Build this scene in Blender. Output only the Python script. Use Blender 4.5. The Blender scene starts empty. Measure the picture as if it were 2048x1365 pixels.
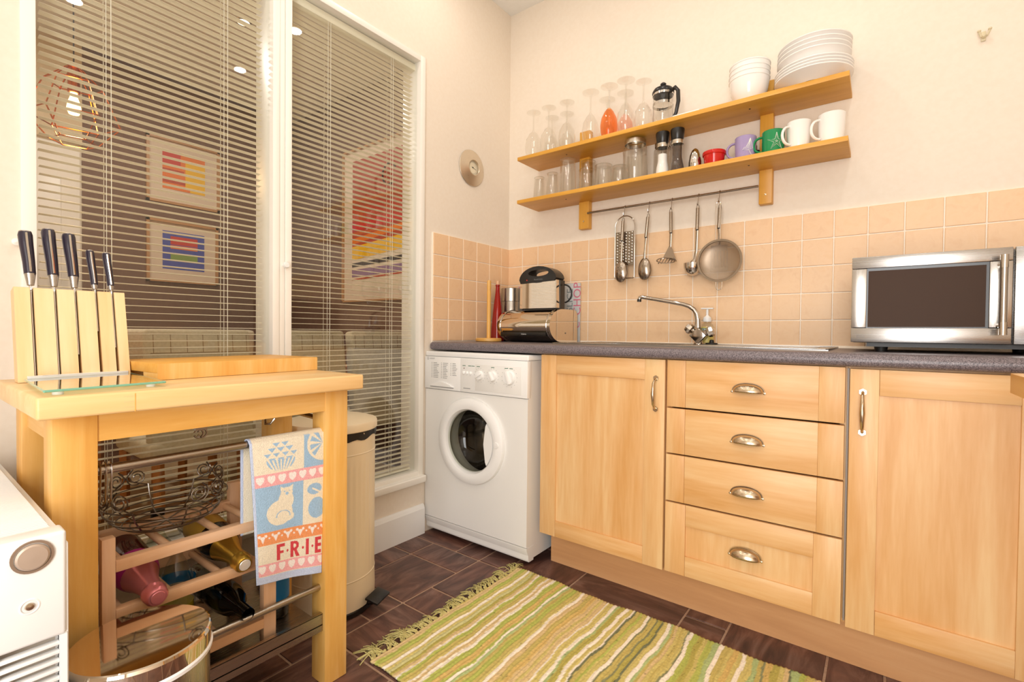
import bpy, bmesh, math, random
import numpy as np
from mathutils import Matrix, Vector
random.seed(7); np.random.seed(7)
PI = math.pi
SC = bpy.context.scene
COL = SC.collection
# ------------------------------------------------------------------ camera
cam_d = bpy.data.cameras.new('camera'); cam = bpy.data.objects.new('camera', cam_d); COL.objects.link(cam)
cam_d.sensor_width = 36.0; cam_d.lens = 967.576 / 2048 * 36.0; cam_d.clip_start = 0.02; cam_d.clip_end = 50
_r = Vector((0.79558637, 0.60575611, 0.01009226)); _u = Vector((-0.01791792, 0.00687545, 0.99981582)); _f = Vector((-0.60557516, 0.79562067, -0.01632391))
M = Matrix.Identity(4)
for i in range(3):
    M[i][0] = _r[i]; M[i][1] = _u[i]; M[i][2] = -_f[i]
M.translation = (1.72296955, -2.22335886, 0.95438451)
cam.matrix_world = M
SC.camera = cam
# ------------------------------------------------------------------ world, exposure
w = bpy.data.worlds.new('World'); SC.world = w; w.use_nodes = True
w.node_tree.nodes['Background'].inputs[0].default_value = (0.9, 0.95, 1.0, 1); w.node_tree.nodes['Background'].inputs[1].default_value = 0.6
SC.view_settings.view_transform = 'Standard'; SC.view_settings.look = 'None'
SC.view_settings.gamma = 1.0; SC.view_settings.use_curve_mapping = False
SC.view_settings.exposure = EXPOSURE = -0.52
try:
    SC.cycles.use_denoising = True; SC.cycles.max_bounces = 8; SC.cycles.diffuse_bounces = 4; SC.cycles.glossy_bounces = 4; SC.cycles.use_adaptive_sampling = True; SC.cycles.adaptive_threshold = 0.03
    SC.cycles.transparent_max_bounces = 24; SC.cycles.sample_clamp_indirect = 4.0; SC.cycles.caustics_reflective = False; SC.cycles.caustics_refractive = False
except Exception: pass
DOWN_W = 2.6          # each kitchen downlight
WINDOW_W = 74.0        # light set in the unseen window behind the camera
DINING_W = 15.0         # unseen dining room downlights, raised to brighten the blind slats
WARM = (1.0, 0.94, 0.87); DAY = (1.0, 0.985, 0.97)
ZC = 2.776             # ceiling height
def lamp(name, loc, energy, size, color, rot=(0, 0, 0), shape='DISK', size_y=None, parent=None, spread=None):
    d = bpy.data.lights.new(name, 'AREA'); d.energy = energy; d.color = color; d.shape = shape; d.size = size
    if size_y: d.size_y = size_y
    if spread: d.spread = spread
    o = bpy.data.objects.new(name, d); COL.objects.link(o); o.location = loc; o.rotation_euler = rot
    if parent is not None: o.parent = parent; o.location = Vector(loc) - root_loc(parent)
    return o
def root_loc(o):
    v = Vector((0, 0, 0))
    while o is not None: v = v + o.location; o = o.parent
    return v
lamp('unseen_window_fill', (1.85, -3.27, 1.1), WINDOW_W, 0.9, DAY, rot=(PI / 2, 0, 0), shape='RECTANGLE', size_y=1.9)  # unseen source, enlarged and lowered to brighten slat and shelf undersides
# ------------------------------------------------------------------ materials
def srgb(c):
    if isinstance(c, str): c = [int(c[i:i + 2], 16) / 255 for i in (0, 2, 4)]
    return tuple(x / 12.92 if x <= 0.04045 else ((x + 0.055) / 1.055) ** 2.4 for x in c) + (1.0,)
MATS = {}
class N:
    def __init__(s, name):
        s.m = bpy.data.materials.new(name); s.m.use_nodes = True; s.t = s.m.node_tree; s.b = s.t.nodes['Principled BSDF']; MATS[name] = s.m
    def new(s, kind, **kw):
        n = s.t.nodes.new(kind)
        for k, v in kw.items(): setattr(n, k, v)
        return n
    def link(s, a, b): s.t.links.new(a, b)
    def set(s, **kw):
        for k, v in kw.items(): s.b.inputs[k.replace('_', ' ')].default_value = v
        return s
    def ramp(s, fac, stops):
        r = s.new('ShaderNodeValToRGB'); e = r.color_ramp.elements
        while len(e) < len(stops): e.new(0.5)
        for k, (p, c) in enumerate(stops): e[k].position = p; e[k].color = srgb(c) if not (isinstance(c, tuple) and len(c) == 4) else c
        s.link(fac, r.inputs[0]); return r.outputs[0]
    def coord(s, scale=(1, 1, 1), rnd=3.0, kind='Object'):
        tc = s.new('ShaderNodeTexCoord'); mp = s.new('ShaderNodeMapping'); mp.inputs['Scale'].default_value = scale
        s.link(tc.outputs[kind], mp.inputs[0])
        if rnd:
            oi = s.new('ShaderNodeObjectInfo'); mu = s.new('ShaderNodeMath', operation='MULTIPLY'); mu.inputs[1].default_value = rnd
            s.link(oi.outputs['Random'], mu.inputs[0]); s.link(mu.outputs[0], mp.inputs['Location'])
        return mp.outputs[0]
    def noise(s, vec, scale, detail=3, rough=0.5, dist=0.0):
        n = s.new('ShaderNodeTexNoise'); n.inputs['Scale'].default_value = scale; n.inputs['Detail'].default_value = detail
        n.inputs['Roughness'].default_value = rough; n.inputs['Distortion'].default_value = dist; s.link(vec, n.inputs['Vector']); return n.outputs['Fac']
    def bump(s, h, strength=0.2, dist=0.002):
        b = s.new('ShaderNodeBump'); b.inputs['Strength'].default_value = strength; b.inputs['Distance'].default_value = dist
        s.link(h, b.inputs['Height']); s.link(b.outputs[0], s.b.inputs['Normal'])
def plain(name, c, rough=0.5, metal=0.0, **kw):
    n = N(name); n.set(Base_Color=srgb(c), Roughness=rough, Metallic=metal, **kw); return n.m
def speck(name, c1, c2, scale, rough=0.5, bump=0.0, detail=3, lo=0.35, hi=0.65, metal=0.0, kind='Object'):
    n = N(name); v = n.coord(kind=kind); f = n.noise(v, scale, detail); n.link(n.ramp(f, [(lo, c1), (hi, c2)]), n.b.inputs['Base Color'])
    n.set(Roughness=rough, Metallic=metal)
    if bump: n.bump(f, bump)
    return n.m
def wood(name, dark, mid, light, axis='z', s=1.0, rough=0.42, knots=False):
    n = N(name); k = 1.2; q = 14.0
    sc = {'x': (k, q, q), 'y': (q, k, q), 'z': (q, q, k)}[axis]
    v = n.coord(tuple(a * s for a in sc), rnd=20.0)
    f = n.noise(v, 1.6, 5, 0.55, 0.5)
    v2 = n.coord(tuple(a * s * 5 for a in sc), rnd=9.0); g = n.noise(v2, 2.0, 3)
    mx = n.new('ShaderNodeMath', operation='MULTIPLY_ADD'); mx.inputs[1].default_value = 0.25; n.link(g, mx.inputs[0]); n.link(f, mx.inputs[2])
    col = n.ramp(mx.outputs[0], [(0.38, dark), (0.6, mid), (0.82, light)])
    n.link(col, n.b.inputs['Base Color']); n.set(Roughness=rough); n.bump(g, 0.05, 0.0006); return n.m
def brushed(name, c, rough=0.3, axis='x', metal=1.0):
    n = N(name); sc = {'x': (2, 300, 300), 'y': (300, 2, 300), 'z': (300, 300, 2)}[axis]
    g = n.noise(n.coord(sc), 1.0, 2); n.set(Base_Color=srgb(c), Metallic=metal)
    mr = n.new('ShaderNodeMapRange'); mr.inputs['To Min'].default_value = rough * 0.75; mr.inputs['To Max'].default_value = rough * 1.3
    n.link(g, mr.inputs[0]); n.link(mr.outputs[0], n.b.inputs['Roughness']); n.bump(g, 0.03, 0.0004); return n.m
def glass(name, tint=(1, 1, 1, 1), refl=1.0, ior=1.45, rough=0.01):
    n = N(name); t = n.t; t.nodes.remove(n.b); out = t.nodes['Material Output']
    tr = n.new('ShaderNodeBsdfTransparent'); tr.inputs[0].default_value = tint
    gl = n.new('ShaderNodeBsdfGlossy'); gl.inputs['Roughness'].default_value = rough; gl.inputs[0].default_value = (1, 1, 1, 1)
    fr = n.new('ShaderNodeFresnel'); ge = n.new('ShaderNodeNewGeometry'); mr = n.new('ShaderNodeMapRange'); mr.inputs['To Min'].default_value = ior; mr.inputs['To Max'].default_value = 1.0 / ior
    n.link(ge.outputs['Backfacing'], mr.inputs[0]); n.link(mr.outputs[0], fr.inputs[0]); mu = n.new('ShaderNodeMath', operation='MULTIPLY'); mu.inputs[1].default_value = refl; mu.use_clamp = True
    mx = n.new('ShaderNodeMixShader'); n.link(fr.outputs[0], mu.inputs[0]); n.link(mu.outputs[0], mx.inputs[0]); n.link(tr.outputs[0], mx.inputs[1]); n.link(gl.outputs[0], mx.inputs[2])
    n.link(mx.outputs[0], out.inputs[0]); return n.m
def emit(name, c, strength):
    n = N(name); n.set(Base_Color=srgb(c), Emission_Color=srgb(c), Emission_Strength=strength); return n.m
speck('wall_cream', 'efe3d3', 'ede0cf', 60, 0.75, 0.03)
speck('wall_white', 'eee8dc', 'ece5d8', 60, 0.75, 0.03)
speck('ceiling_white', 'f4f3ef', 'f2f1ec', 50, 0.8, 0.02)
plain('gloss_white', 'f6f1e8', 0.35)
plain('skirting_white', 'f5f4f2', 0.35)
speck('grout', 'fbf1e2', 'f6eada', 200, 0.9, 0.05)
speck('floor_grout', 'a98a72', 'b89a82', 200, 0.9, 0.05)
def tile_mat():
    n = N('wall_tile'); v = n.coord((1, 1, 1), 30.0); f = n.noise(v, 25, 5, 0.6, 0.8); g = n.noise(v, 140, 3)
    a = n.ramp(f, [(0.25, 'ebc298'), (0.5, 'f1cca4'), (0.75, 'efc79b')]); n.link(a, n.b.inputs['Base Color']); n.set(Roughness=0.42); n.bump(g, 0.12, 0.0012)
tile_mat()
def slate_mat():
    n = N('floor_slate'); v = n.coord((3, 14, 8), 40.0); v1 = n.coord((14, 3, 8), 40.0)
    oi = n.new('ShaderNodeObjectInfo'); gt = n.new('ShaderNodeMath', operation='GREATER_THAN'); gt.inputs[1].default_value = 0.45; n.link(oi.outputs['Random'], gt.inputs[0])
    mv = n.new('ShaderNodeMix', data_type='VECTOR'); n.link(gt.outputs[0], mv.inputs[0]); n.link(v, mv.inputs[4]); n.link(v1, mv.inputs[5])
    f = n.noise(mv.outputs[1], 1.5, 7, 0.62, 1.2); g = n.noise(v, 0.5, 2)
    a = n.ramp(f, [(0.3, '4c3833'), (0.47, '704f45'), (0.58, '876558'), (0.75, 'a28478')])
    b = n.ramp(g, [(0.4, '8f8a90'), (0.65, 'c79e88')])
    mx = n.new('ShaderNodeMix', data_type='RGBA', blend_type='MULTIPLY'); mx.inputs[0].default_value = 0.55; n.link(a, mx.inputs[6]); n.link(b, mx.inputs[7])
    n.link(mx.outputs[2], n.b.inputs['Base Color']); n.set(Roughness=0.42); n.bump(f, 0.35, 0.002)
slate_mat()
for ax in 'xyz':
    wood('maple_' + ax, 'd49c5a', 'e0b077', 'e9c48f', ax, 0.8)
    wood('birch_' + ax, 'dc9f48', 'e5b05c', 'edc079', ax, 1.0)
    wood('beech_' + ax, 'd8a478', 'e2b48a', 'eac3a0', ax, 1.0)
wood('cart_top', 'e6b878', 'edc68b', 'f2d3a0', 'y', 0.7)
wood('shelf_wood', 'd0922f', 'dca03c', 'e4ab4a', 'x', 0.9, 0.4)
wood('shelf_wood_z', 'd0922f', 'dca03c', 'e4ab4a', 'z', 0.9, 0.4)
wood('plinth_wood', 'c79464', 'd09d6c', 'd8a878', 'x', 0.8)
wood('chop_wood', 'dc9a3c', 'e6a94a', 'ecb65c', 'y', 1.0)
wood('chop_end', 'e2a855', 'ebb96a', 'f1c985', 'z', 1.2)
wood('block_wood', 'eabf85', 'f0cb96', 'f4d5a6', 'z', 0.8)
wood('bounce_floor', 'b99a72', 'c6a880', 'd0b48e', 'x', 0.5)  # dining floor colour paled to bounce light up onto the slats
wood('chair_leg_wood', 'a8672c', 'b97636', 'c88747', 'z', 1.0)
plain('slot_brown', '7a4a30', 0.6)
speck('worktop_grey', '4e464a', '8f8488', 420, 0.35, 0.04, 4, 0.38, 0.66)
plain('chrome', 'cfcac4', 0.08, 1.0)
plain('dark_chrome', 'a39a92', 0.14, 1.0)
plain('wire_steel', '8d8780', 0.28, 1.0)
plain('nickel', 'cbb9a0', 0.24, 1.0)
brushed('steel_x', 'aeaba8', 0.26, 'x'); brushed('steel_y', 'b5aca0', 0.28, 'y'); brushed('steel_z', 'b9b4ae', 0.26, 'z')
brushed('dial_steel', 'd8ccba', 0.3, 'y')
brushed('utensil_steel', 'a3978a', 0.2, 'z')
plain('mirror_steel', 'd9cbb8', 0.05, 1.0)
plain('white_enamel', 'eceae6', 0.28)
plain('white_plastic', 'f1f0ee', 0.4)
plain('cream_enamel', 'efdfc0', 0.32)
plain('black_plastic', '191614', 0.3)
plain('rubber_black', '0e0c0c', 0.5)
plain('knife_black', '2a2433', 0.3)
plain('dark_gap', '2b1a10', 0.8)
plain('white_china', 'f7f3ee', 0.12)
plain('grey_print', '8b8b8b', 0.6)
plain('blind_cream', 'f6edd6', 0.4)
plain('cord_cream', 'f3ecdc', 0.7)
glass('window_glass', (0.97, 0.98, 0.97, 1), 1.0, 1.5)
glass('clear_glass', (0.955, 0.95, 0.935, 1), 1.5, 1.5)
glass('orange_glass', (1.0, 0.55, 0.28, 1), 1.0, 1.45)
glass('pink_glass', (1.0, 0.8, 0.74, 1), 0.9, 1.4)
glass('plate_glass', (0.88, 0.96, 0.93, 1), 1.3, 1.5)
glass('plastic_clear', (0.93, 0.94, 0.92, 1), 1.0, 1.45)
glass('pale_glass', (0.86, 0.88, 0.82, 1), 1.0, 1.45)
# ------------------------------------------------------------------ mesh helpers
class MB:
    def __init__(s): s.v = []; s.f = []; s.M = None
    def add(s, vs, fs):
        o = len(s.v)
        if s.M is not None: vs = [s.M @ Vector(p) for p in vs]
        s.v += [tuple(p) for p in vs]; s.f += [tuple(i + o for i in f) for f in fs]; return s
    def box(s, a, b, bev=0.0, seg=2):
        a, b = [min(p, q) for p, q in zip(a, b)], [max(p, q) for p, q in zip(a, b)]
        vs = [(x, y, z) for x in (a[0], b[0]) for y in (a[1], b[1]) for z in (a[2], b[2])]
        fs = [(0, 1, 3, 2), (4, 6, 7, 5), (0, 4, 5, 1), (2, 3, 7, 6), (0, 2, 6, 4), (1, 5, 7, 3)]
        if bev <= 0: return s.add(vs, fs)
        bm = bmesh.new(); bv = [bm.verts.new(p) for p in vs]
        for f in fs: bm.faces.new([bv[i] for i in f])
        bmesh.ops.bevel(bm, geom=bm.edges[:], offset=bev, segments=seg, profile=0.5, affect='EDGES')
        bm.verts.index_update(); s.add([v.co[:] for v in bm.verts], [[v.index for v in f.verts] for f in bm.faces]); bm.free(); return s
    def lathe(s, prof, c=(0, 0, 0), n=24, ax='z', caps=False, arc=2 * PI, a0=0.0):
        full = abs(arc - 2 * PI) < 1e-6; m = n if full else n + 1; vs = []
        for r, h in prof:
            for k in range(m):
                t = a0 + arc * k / n; p = {'z': (r * math.cos(t), r * math.sin(t), h), 'x': (h, r * math.cos(t), r * math.sin(t)), 'y': (r * math.sin(t), h, r * math.cos(t))}[ax]
                vs.append((c[0] + p[0], c[1] + p[1], c[2] + p[2]))
        fs = []
        for i in range(len(prof) - 1):
            for k in range(n):
                k2 = (k + 1) % m; fs.append((i * m + k, i * m + k2, (i + 1) * m + k2, (i + 1) * m + k))
        if caps: fs += [tuple(range(m))[::-1], tuple((len(prof) - 1) * m + k for k in range(m))]
        return s.add(vs, fs)
    def cyl(s, p, q, r, r2=None, n=16): return s.tube([p, q], [r, r if r2 is None else r2], n, caps=True)
    def tube(s, pts, r, n=8, closed=False, caps=True, flat=1.0, up=None):
        P = [Vector(p) for p in pts]; L = len(P); R = r if isinstance(r, (list, tuple)) else [r] * L
        T = []
        for i in range(L):
            a = P[(i - 1) % L] if (closed or i > 0) else P[i]; b = P[(i + 1) % L] if (closed or i < L - 1) else P[i]
            d = b - a; T.append(d.normalized() if d.length > 1e-9 else Vector((0, 0, 1)))
        u = Vector(up) if up else (Vector((0, 0, 1)) if abs(T[0].z) < 0.9 else Vector((1, 0, 0)))
        u = (u - T[0] * u.dot(T[0])).normalized(); vs = []
        for i in range(L):
            u = u - T[i] * u.dot(T[i]); u = u.normalized() if u.length > 1e-6 else T[i].orthogonal().normalized(); w_ = T[i].cross(u)
            for k in range(n):
                t = 2 * PI * k / n; vs.append(P[i] + u * (math.cos(t) * R[i] * flat) + w_ * (math.sin(t) * R[i]))
        fs = []
        for i in range(L if closed else L - 1):
            j = (i + 1) % L
            for k in range(n): k2 = (k + 1) % n; fs.append((i * n + k, i * n + k2, j * n + k2, j * n + k))
        if caps and not closed: fs += [tuple(range(n))[::-1], tuple((L - 1) * n + k for k in range(n))]
        return s.add(vs, fs)
    def prism(s, poly, axis, d0, d1):
        def P(a, b, d): return {'x': (d, a, b), 'y': (a, d, b), 'z': (a, b, d)}[axis]
        n = len(poly); vs = [P(a, b, d0) for a, b in poly] + [P(a, b, d1) for a, b in poly]
        fs = [tuple(range(n))[::-1], tuple(range(n, 2 * n))] + [(i, (i + 1) % n, n + (i + 1) % n, n + i) for i in range(n)]
        return s.add(vs, fs)
    def grid(s, fn, nu, nv):
        vs = [fn(i / nu, j / nv) for j in range(nv + 1) for i in range(nu + 1)]; m = nu + 1
        return s.add(vs, [(j * m + i, j * m + i + 1, (j + 1) * m + i + 1, (j + 1) * m + i) for j in range(nv) for i in range(nu)])
    def build(s, name, mat, parent=None, local=False, smooth=35, solid=None, kind=None, label=None, weld=False):
        me = bpy.data.meshes.new(name)
        off = Vector((0, 0, 0)) if (local or parent is None) else root_loc(parent)
        me.from_pydata([(a - off.x, b - off.y, c - off.z) for a, b, c in s.v], [], s.f)
        bm = bmesh.new(); bm.from_mesh(me)
        if weld: bmesh.ops.remove_doubles(bm, verts=bm.verts[:], dist=1e-5)
        bmesh.ops.recalc_face_normals(bm, faces=bm.faces[:]); bm.to_mesh(me); bm.free()
        if smooth:
            me.polygons.foreach_set('use_smooth', [True] * len(me.polygons)); me.set_sharp_from_angle(angle=math.radians(smooth))
        o = bpy.data.objects.new(name, me); COL.objects.link(o); me.materials.append(MATS[mat])
        if parent is not None: o.parent = parent
        if solid:
            md = o.modifiers.new('thickness', 'SOLIDIFY'); md.thickness = solid; md.offset = 0
        if kind: o['kind'] = kind
        if label: o['label'] = label
        return o
def tag(o, label, cat, group=None):
    o['label'] = label; o['category'] = cat
    if group: o['group'] = group
    return o
def thing(name, label, cat, loc=(0, 0, 0), rot=(0, 0, 0), group=None):
    o = bpy.data.objects.new(name, None); COL.objects.link(o); o.empty_display_size = 0.02
    o.location = loc; o.rotation_euler = rot; return tag(o, label, cat, group)
def struct(o): o['kind'] = 'structure'; return o
def copy_tree(o, parent=None):
    c = o.copy(); COL.objects.link(c); c.parent = parent
    for ch in list(o.children): copy_tree(ch, c)
    return c
def again(o, loc, rotz=None, label=None):
    c = copy_tree(o); c.location = loc
    if rotz is not None: c.rotation_euler = (0, 0, rotz)
    if label: c['label'] = label
    return c
def text_geo(body, size, align='CENTER', space=1.0, bold=0.0):
    cu = bpy.data.curves.new('tmp_text', 'FONT'); cu.body = body; cu.size = size; cu.align_x = align; cu.align_y = 'CENTER'; cu.space_character = space; cu.offset = bold; cu.resolution_u = 3
    ob = bpy.data.objects.new('tmp_text', cu); COL.objects.link(ob); dg = bpy.context.evaluated_depsgraph_get(); me = bpy.data.meshes.new_from_object(ob.evaluated_get(dg))
    vs = [tuple(v.co) for v in me.vertices]; fs = [tuple(p.vertices) for p in me.polygons]
    bpy.data.objects.remove(ob); bpy.data.curves.remove(cu); bpy.data.meshes.remove(me); return vs, fs
def text(name, body, size, fn, mat, parent, **kw):
    vs, fs = text_geo(body, size, **kw); b = MB(); b.add([fn(x, y) for x, y, z in vs], fs); return b.build(name, mat, parent, smooth=0)
def arc_pts(c, r, a0, a1, n, plane='xz'):
    out = []
    for k in range(n + 1):
        t = a0 + (a1 - a0) * k / n; p = [c[0], c[1], c[2]]
        i, j = {'xz': (0, 2), 'yz': (1, 2), 'xy': (0, 1)}[plane]; p[i] += r * math.cos(t); p[j] += r * math.sin(t); out.append(tuple(p))
    return out
def rrect(x0, x1, y0, y1, r, n=4):
    pts = []
    for cx, cy, a in ((x1 - r, y1 - r, 0), (x0 + r, y1 - r, PI / 2), (x0 + r, y0 + r, PI), (x1 - r, y0 + r, 1.5 * PI)):
        for k in range(n + 1): t = a + PI / 2 * k / n; pts.append((cx + r * math.cos(t), cy + r * math.sin(t)))
    return pts
# ------------------------------------------------------------------ the room shell
XR, YR, XD, TH = 2.45, -3.3, -2.4, 0.12
WY0, WY1, WZ0, WZ1 = -2.002, -0.662, 0.252, 2.235
floor = struct(MB().box((0, YR, -0.1), (XR, 0, -0.003)).build('floor', 'floor_grout', smooth=0))
struct(MB().box((-TH, YR - TH, ZC), (XR + TH, TH, ZC + 0.1)).build('ceiling', 'ceiling_white', smooth=0))
wall_back = struct(MB().box((0, 0, 0), (XR + TH, TH, ZC)).build('wall_back', 'wall_cream', smooth=0))
b = MB()
b.box((-TH, WY1, 0), (0, 0, ZC)).box((-TH, YR, 0), (0, WY0, ZC)).box((-TH, WY0, 0), (0, WY1, WZ0)).box((-TH, WY0, WZ1), (0, WY1, ZC))
wall_left = struct(b.build('wall_left', 'wall_cream', smooth=0))
struct(MB().box((XR, YR, 0), (XR + TH, 0, ZC)).build('wall_right', 'wall_cream', smooth=0))
b = MB()   # unseen wall behind the camera, window opening enlarged to door height for its light
b.box((0, YR - TH, 0), (XR, YR, 0.1)).box((0, YR - TH, 2.15), (XR, YR, ZC)).box((0, YR - TH, 0.1), (1.35, YR, 2.15)).box((2.35, YR - TH, 0.1), (XR, YR, 2.15))
struct(b.build('wall_rear', 'wall_white', smooth=0))
win2 = struct(bpy.data.objects.new('window_2', None)); COL.objects.link(win2); win2.location = (1.85, YR, 0.1)
b = MB()
for x in (1.35, 1.825, 2.30): b.box((x, YR - 0.08, 0.1), (x + 0.05, YR - 0.02, 2.15))
for z in (0.1, 2.1): b.box((1.35, YR - 0.08, z), (2.35, YR - 0.02, z + 0.05))
b.build('window_frame', 'gloss_white', win2)
for x in (1.4, 1.875): MB().box((x, YR - 0.052, 0.15), (x + 0.425, YR - 0.048, 2.1)).build('pane', 'window_glass', win2)
struct(MB().prism([(0, 0), (0.018, 0), (0.018, 0.12), (0.012, 0.134), (0.006, 0.139), (0, 0.139)], 'y', YR, -0.652).build('baseboard_left', 'skirting_white', smooth=0))
# wall tiles, each a piece of its wall
TP, TG = 0.105, 0.004
struct(MB().box((0, -0.006, 0.905), (XR, 0, 1.437)).build('trim_1', 'grout', smooth=0))
struct(MB().box((0, -0.603, 0.905), (0.006, -0.006, 1.437)).build('trim_2', 'grout', smooth=0))
def piece(name, mesh_src, loc, parent, mesh_cache={}):
    o = bpy.data.objects.new(name, mesh_src); COL.objects.link(o); o.location = loc; o.parent = parent; return o
def box_mesh(name, a, bb, mat, bev=0.0, seg=1):
    t = MB().box(a, bb, bev, seg).build(name, mat, smooth=35); me = t.data; bpy.data.objects.remove(t); return me
h = (TP - TG) / 2
me = box_mesh('tile', (-h, -0.0085, -h), (h, -0.002, h), 'wall_tile', 0.0016)
for r in range(5):
    for c in range(23):
        o = piece('tile', me, ((c + 0.5) * TP, random.uniform(-0.0003, 0.0003), 0.912 + (r + 0.5) * TP), wall_back)
me = box_mesh('tile', (0.002, -h, -h), (0.0085, h, h), 'wall_tile', 0.0016)
me2 = box_mesh('tile', (0.002, -0.0335, -h), (0.0085, 0.0335, h), 'wall_tile', 0.0016)
for r in range(5):
    for c in range(5): piece('tile', me, (random.uniform(-0.0003, 0.0003), -0.6017 + (c + 0.5) * TP, 0.912 + (r + 0.5) * TP), wall_left)
    piece('tile', me2, (0, -0.0425, 0.912 + (r + 0.5) * TP), wall_left)
# floor tiles: slate pattern of several sizes on a 0.135 m module
U = 0.135; FX, FY = -0.005, -0.70
occ = {}; ftiles = []
def can(i, j, a, c): return all((i + p, j + q) not in occ for p in range(a) for q in range(c))
def put(i, j, a, c):
    for p in range(a):
        for q in range(c): occ[(i + p, j + q)] = 1
    ftiles.append((i, j, a, c))
for t in ((0, -2, 2, 2), (2, -1, 1, 1), (2, -2, 1, 1), (3, -2, 1, 1), (3, -1, 1, 1), (0, 0, 1, 1), (1, 0, 2, 1), (1, 1, 2, 2), (3, 0, 2, 2), (3, 2, 2, 1), (0, 1, 1, 2), (4, -2, 2, 2), (6, -2, 3, 2), (9, -2, 1, 1), (9, -1, 1, 1), (10, -2, 2, 2), (1, 3, 2, 1), (3, 3, 1, 2), (4, 3, 2, 2)): put(*t)
for j in range(-6, 20):
    for i in range(0, 19):
        if (i, j) in occ: continue
        for a, c in random.sample([(2, 2), (2, 2), (3, 2), (2, 1), (1, 2), (2, 3)], 6) + [(1, 1)]:
            if can(i, j, a, c): put(i, j, a, c); break
cache = {}
for i, j, a, c in ftiles:
    x0, x1 = max(FX + i * U, 0), min(FX + (i + a) * U, XR); y1, y0 = min(FY - j * U, 0), max(FY - (j + c) * U, YR)
    if x1 - x0 < 0.03 or y1 - y0 < 0.03: continue
    k = (round(x1 - x0, 3), round(y1 - y0, 3))
    if k not in cache: cache[k] = box_mesh('tile', (-k[0] / 2 + 0.0035, -k[1] / 2 + 0.0035, -0.006), (k[0] / 2 - 0.0035, k[1] / 2 - 0.0035, 0), 'floor_slate', 0.0015)
    piece('tile', cache[k], ((x0 + x1) / 2, (y0 + y1) / 2, random.uniform(-0.0005, 0.0)), floor)
# ------------------------------------------------------------------ internal window with blinds
win = struct(bpy.data.objects.new('window_1', None)); COL.objects.link(win); win.location = (0, -1.33, WZ0)
b = MB(); X0, X1 = -0.115, 0.012
b.box((X0, WY1 - 0.028, WZ0 + 0.03), (X1, WY1 + 0.001, WZ1), 0.002).box((X0, WY0 - 0.001, WZ0 + 0.03), (X1, WY0 + 0.028, WZ1), 0.002).box((X0, WY0, WZ1 - 0.026), (X1 - 0.001, WY1, WZ1 + 0.001), 0.002)
b.box((X0, WY0, WZ0 + 0.028), (X1 - 0.004, WY1, WZ0 + 0.05), 0.002)
b.build('outer_frame', 'gloss_white', win)
MB().box((X0, -1.374, WZ0 + 0.04), (X1, -1.350, WZ1 - 0.02), 0.0015).build('mullion', 'gloss_white', win)
MB().box((X0, -1.3485, WZ0 + 0.04), (X1 - 0.004, -1.329, WZ1 - 0.02), 0.0015).build('mullion', 'gloss_white', win)
MB().box((-0.03, -1.3275, WZ0 + 0.045), (X1, -1.305, WZ1 - 0.024), 0.0015).build('sash_stile', 'gloss_white', win)
MB().prism([(-0.115, WZ0), (0.034, WZ0), (0.036, WZ0 + 0.004), (0.036, WZ0 + 0.026), (0.032, WZ0 + 0.03), (-0.115, WZ0 + 0.034)], 'y', WY0, WY1).build('window_sill', 'gloss_white', win)
kb = MB().lathe([(0.004, 0), (0.004, 0.012), (0.011, 0.016), (0.0115, 0.022), (0.009, 0.027), (0.0, 0.028)], (X1 - 0.004, -1.334, 1.19), 20, 'x').build('knob', 'white_plastic', win)
MB().lathe([(0.004, 0), (0.004, 0.010), (0.009, 0.014), (0.009, 0.019), (0.0, 0.022)], (0.0, -2.012, 1.168), 16, 'x').build('latch_knob', 'gloss_white', win)
for y0, y1 in ((WY0 + 0.027, -1.373), (-1.306, WY1 - 0.027)): MB().box((-0.017, y0, WZ0 + 0.045), (-0.013, y1, WZ1 - 0.024)).build('pane', 'window_glass', win)
slat_poly = [(-0.0125, 0), (-0.005, 0.0017), (0.005, 0.0017), (0.0125, 0), (0.0125, -0.0005), (0.005, 0.0012), (-0.005, 0.0012), (-0.0125, -0.0005)]
def blind(y0, y1, ladders, label):
    t = thing('venetian_blind', label, 'blind', (-0.046, (y0 + y1) / 2, 2.19), group='cream venetian blinds behind the glass')
    MB().box((-0.062, y0 - 0.012, 2.176), (-0.028, y1 + 0.012, 2.206), 0.002).build('head_rail', 'blind_cream', t)
    MB().box((-0.058, y0, 0.306), (-0.034, y1, 0.316), 0.003).build('bottom_rail', 'blind_cream', t)
    me = MB().prism([(a, c) for a, c in slat_poly], 'y', y0 - (y0 + y1) / 2, y1 - (y0 + y1) / 2).build('slat', 'blind_cream', smooth=50); m = me.data; bpy.data.objects.remove(me)
    z = 0.328; k = 0
    while z < 2.172:
        o = piece('slat', m, (0, random.uniform(-0.0015, 0.0015), z - 2.19), t); o.rotation_euler = (random.uniform(-0.0006, 0.0006), random.uniform(-0.03, 0.03), 0); z += 0.0211
    for y in ladders:
        for dx, dy in ((0.0135, 0), (-0.0135, 0), (0.0145, 0.011)):
            MB().tube([(-0.046 + dx, y + dy, 0.31), (-0.046 + dx, y + dy, 2.18)], 0.0008 if dy == 0 else 0.0011, 6).build('cord', 'cord_cream', t)
    return t
blind(-1.962, -1.39, (-1.825, -1.516), 'left cream venetian blind, behind the knife block, in front of two framed prints')
blind(-1.30, -0.70, (-1.135, -0.826), 'right cream venetian blind, beside the washing machine')
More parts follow.
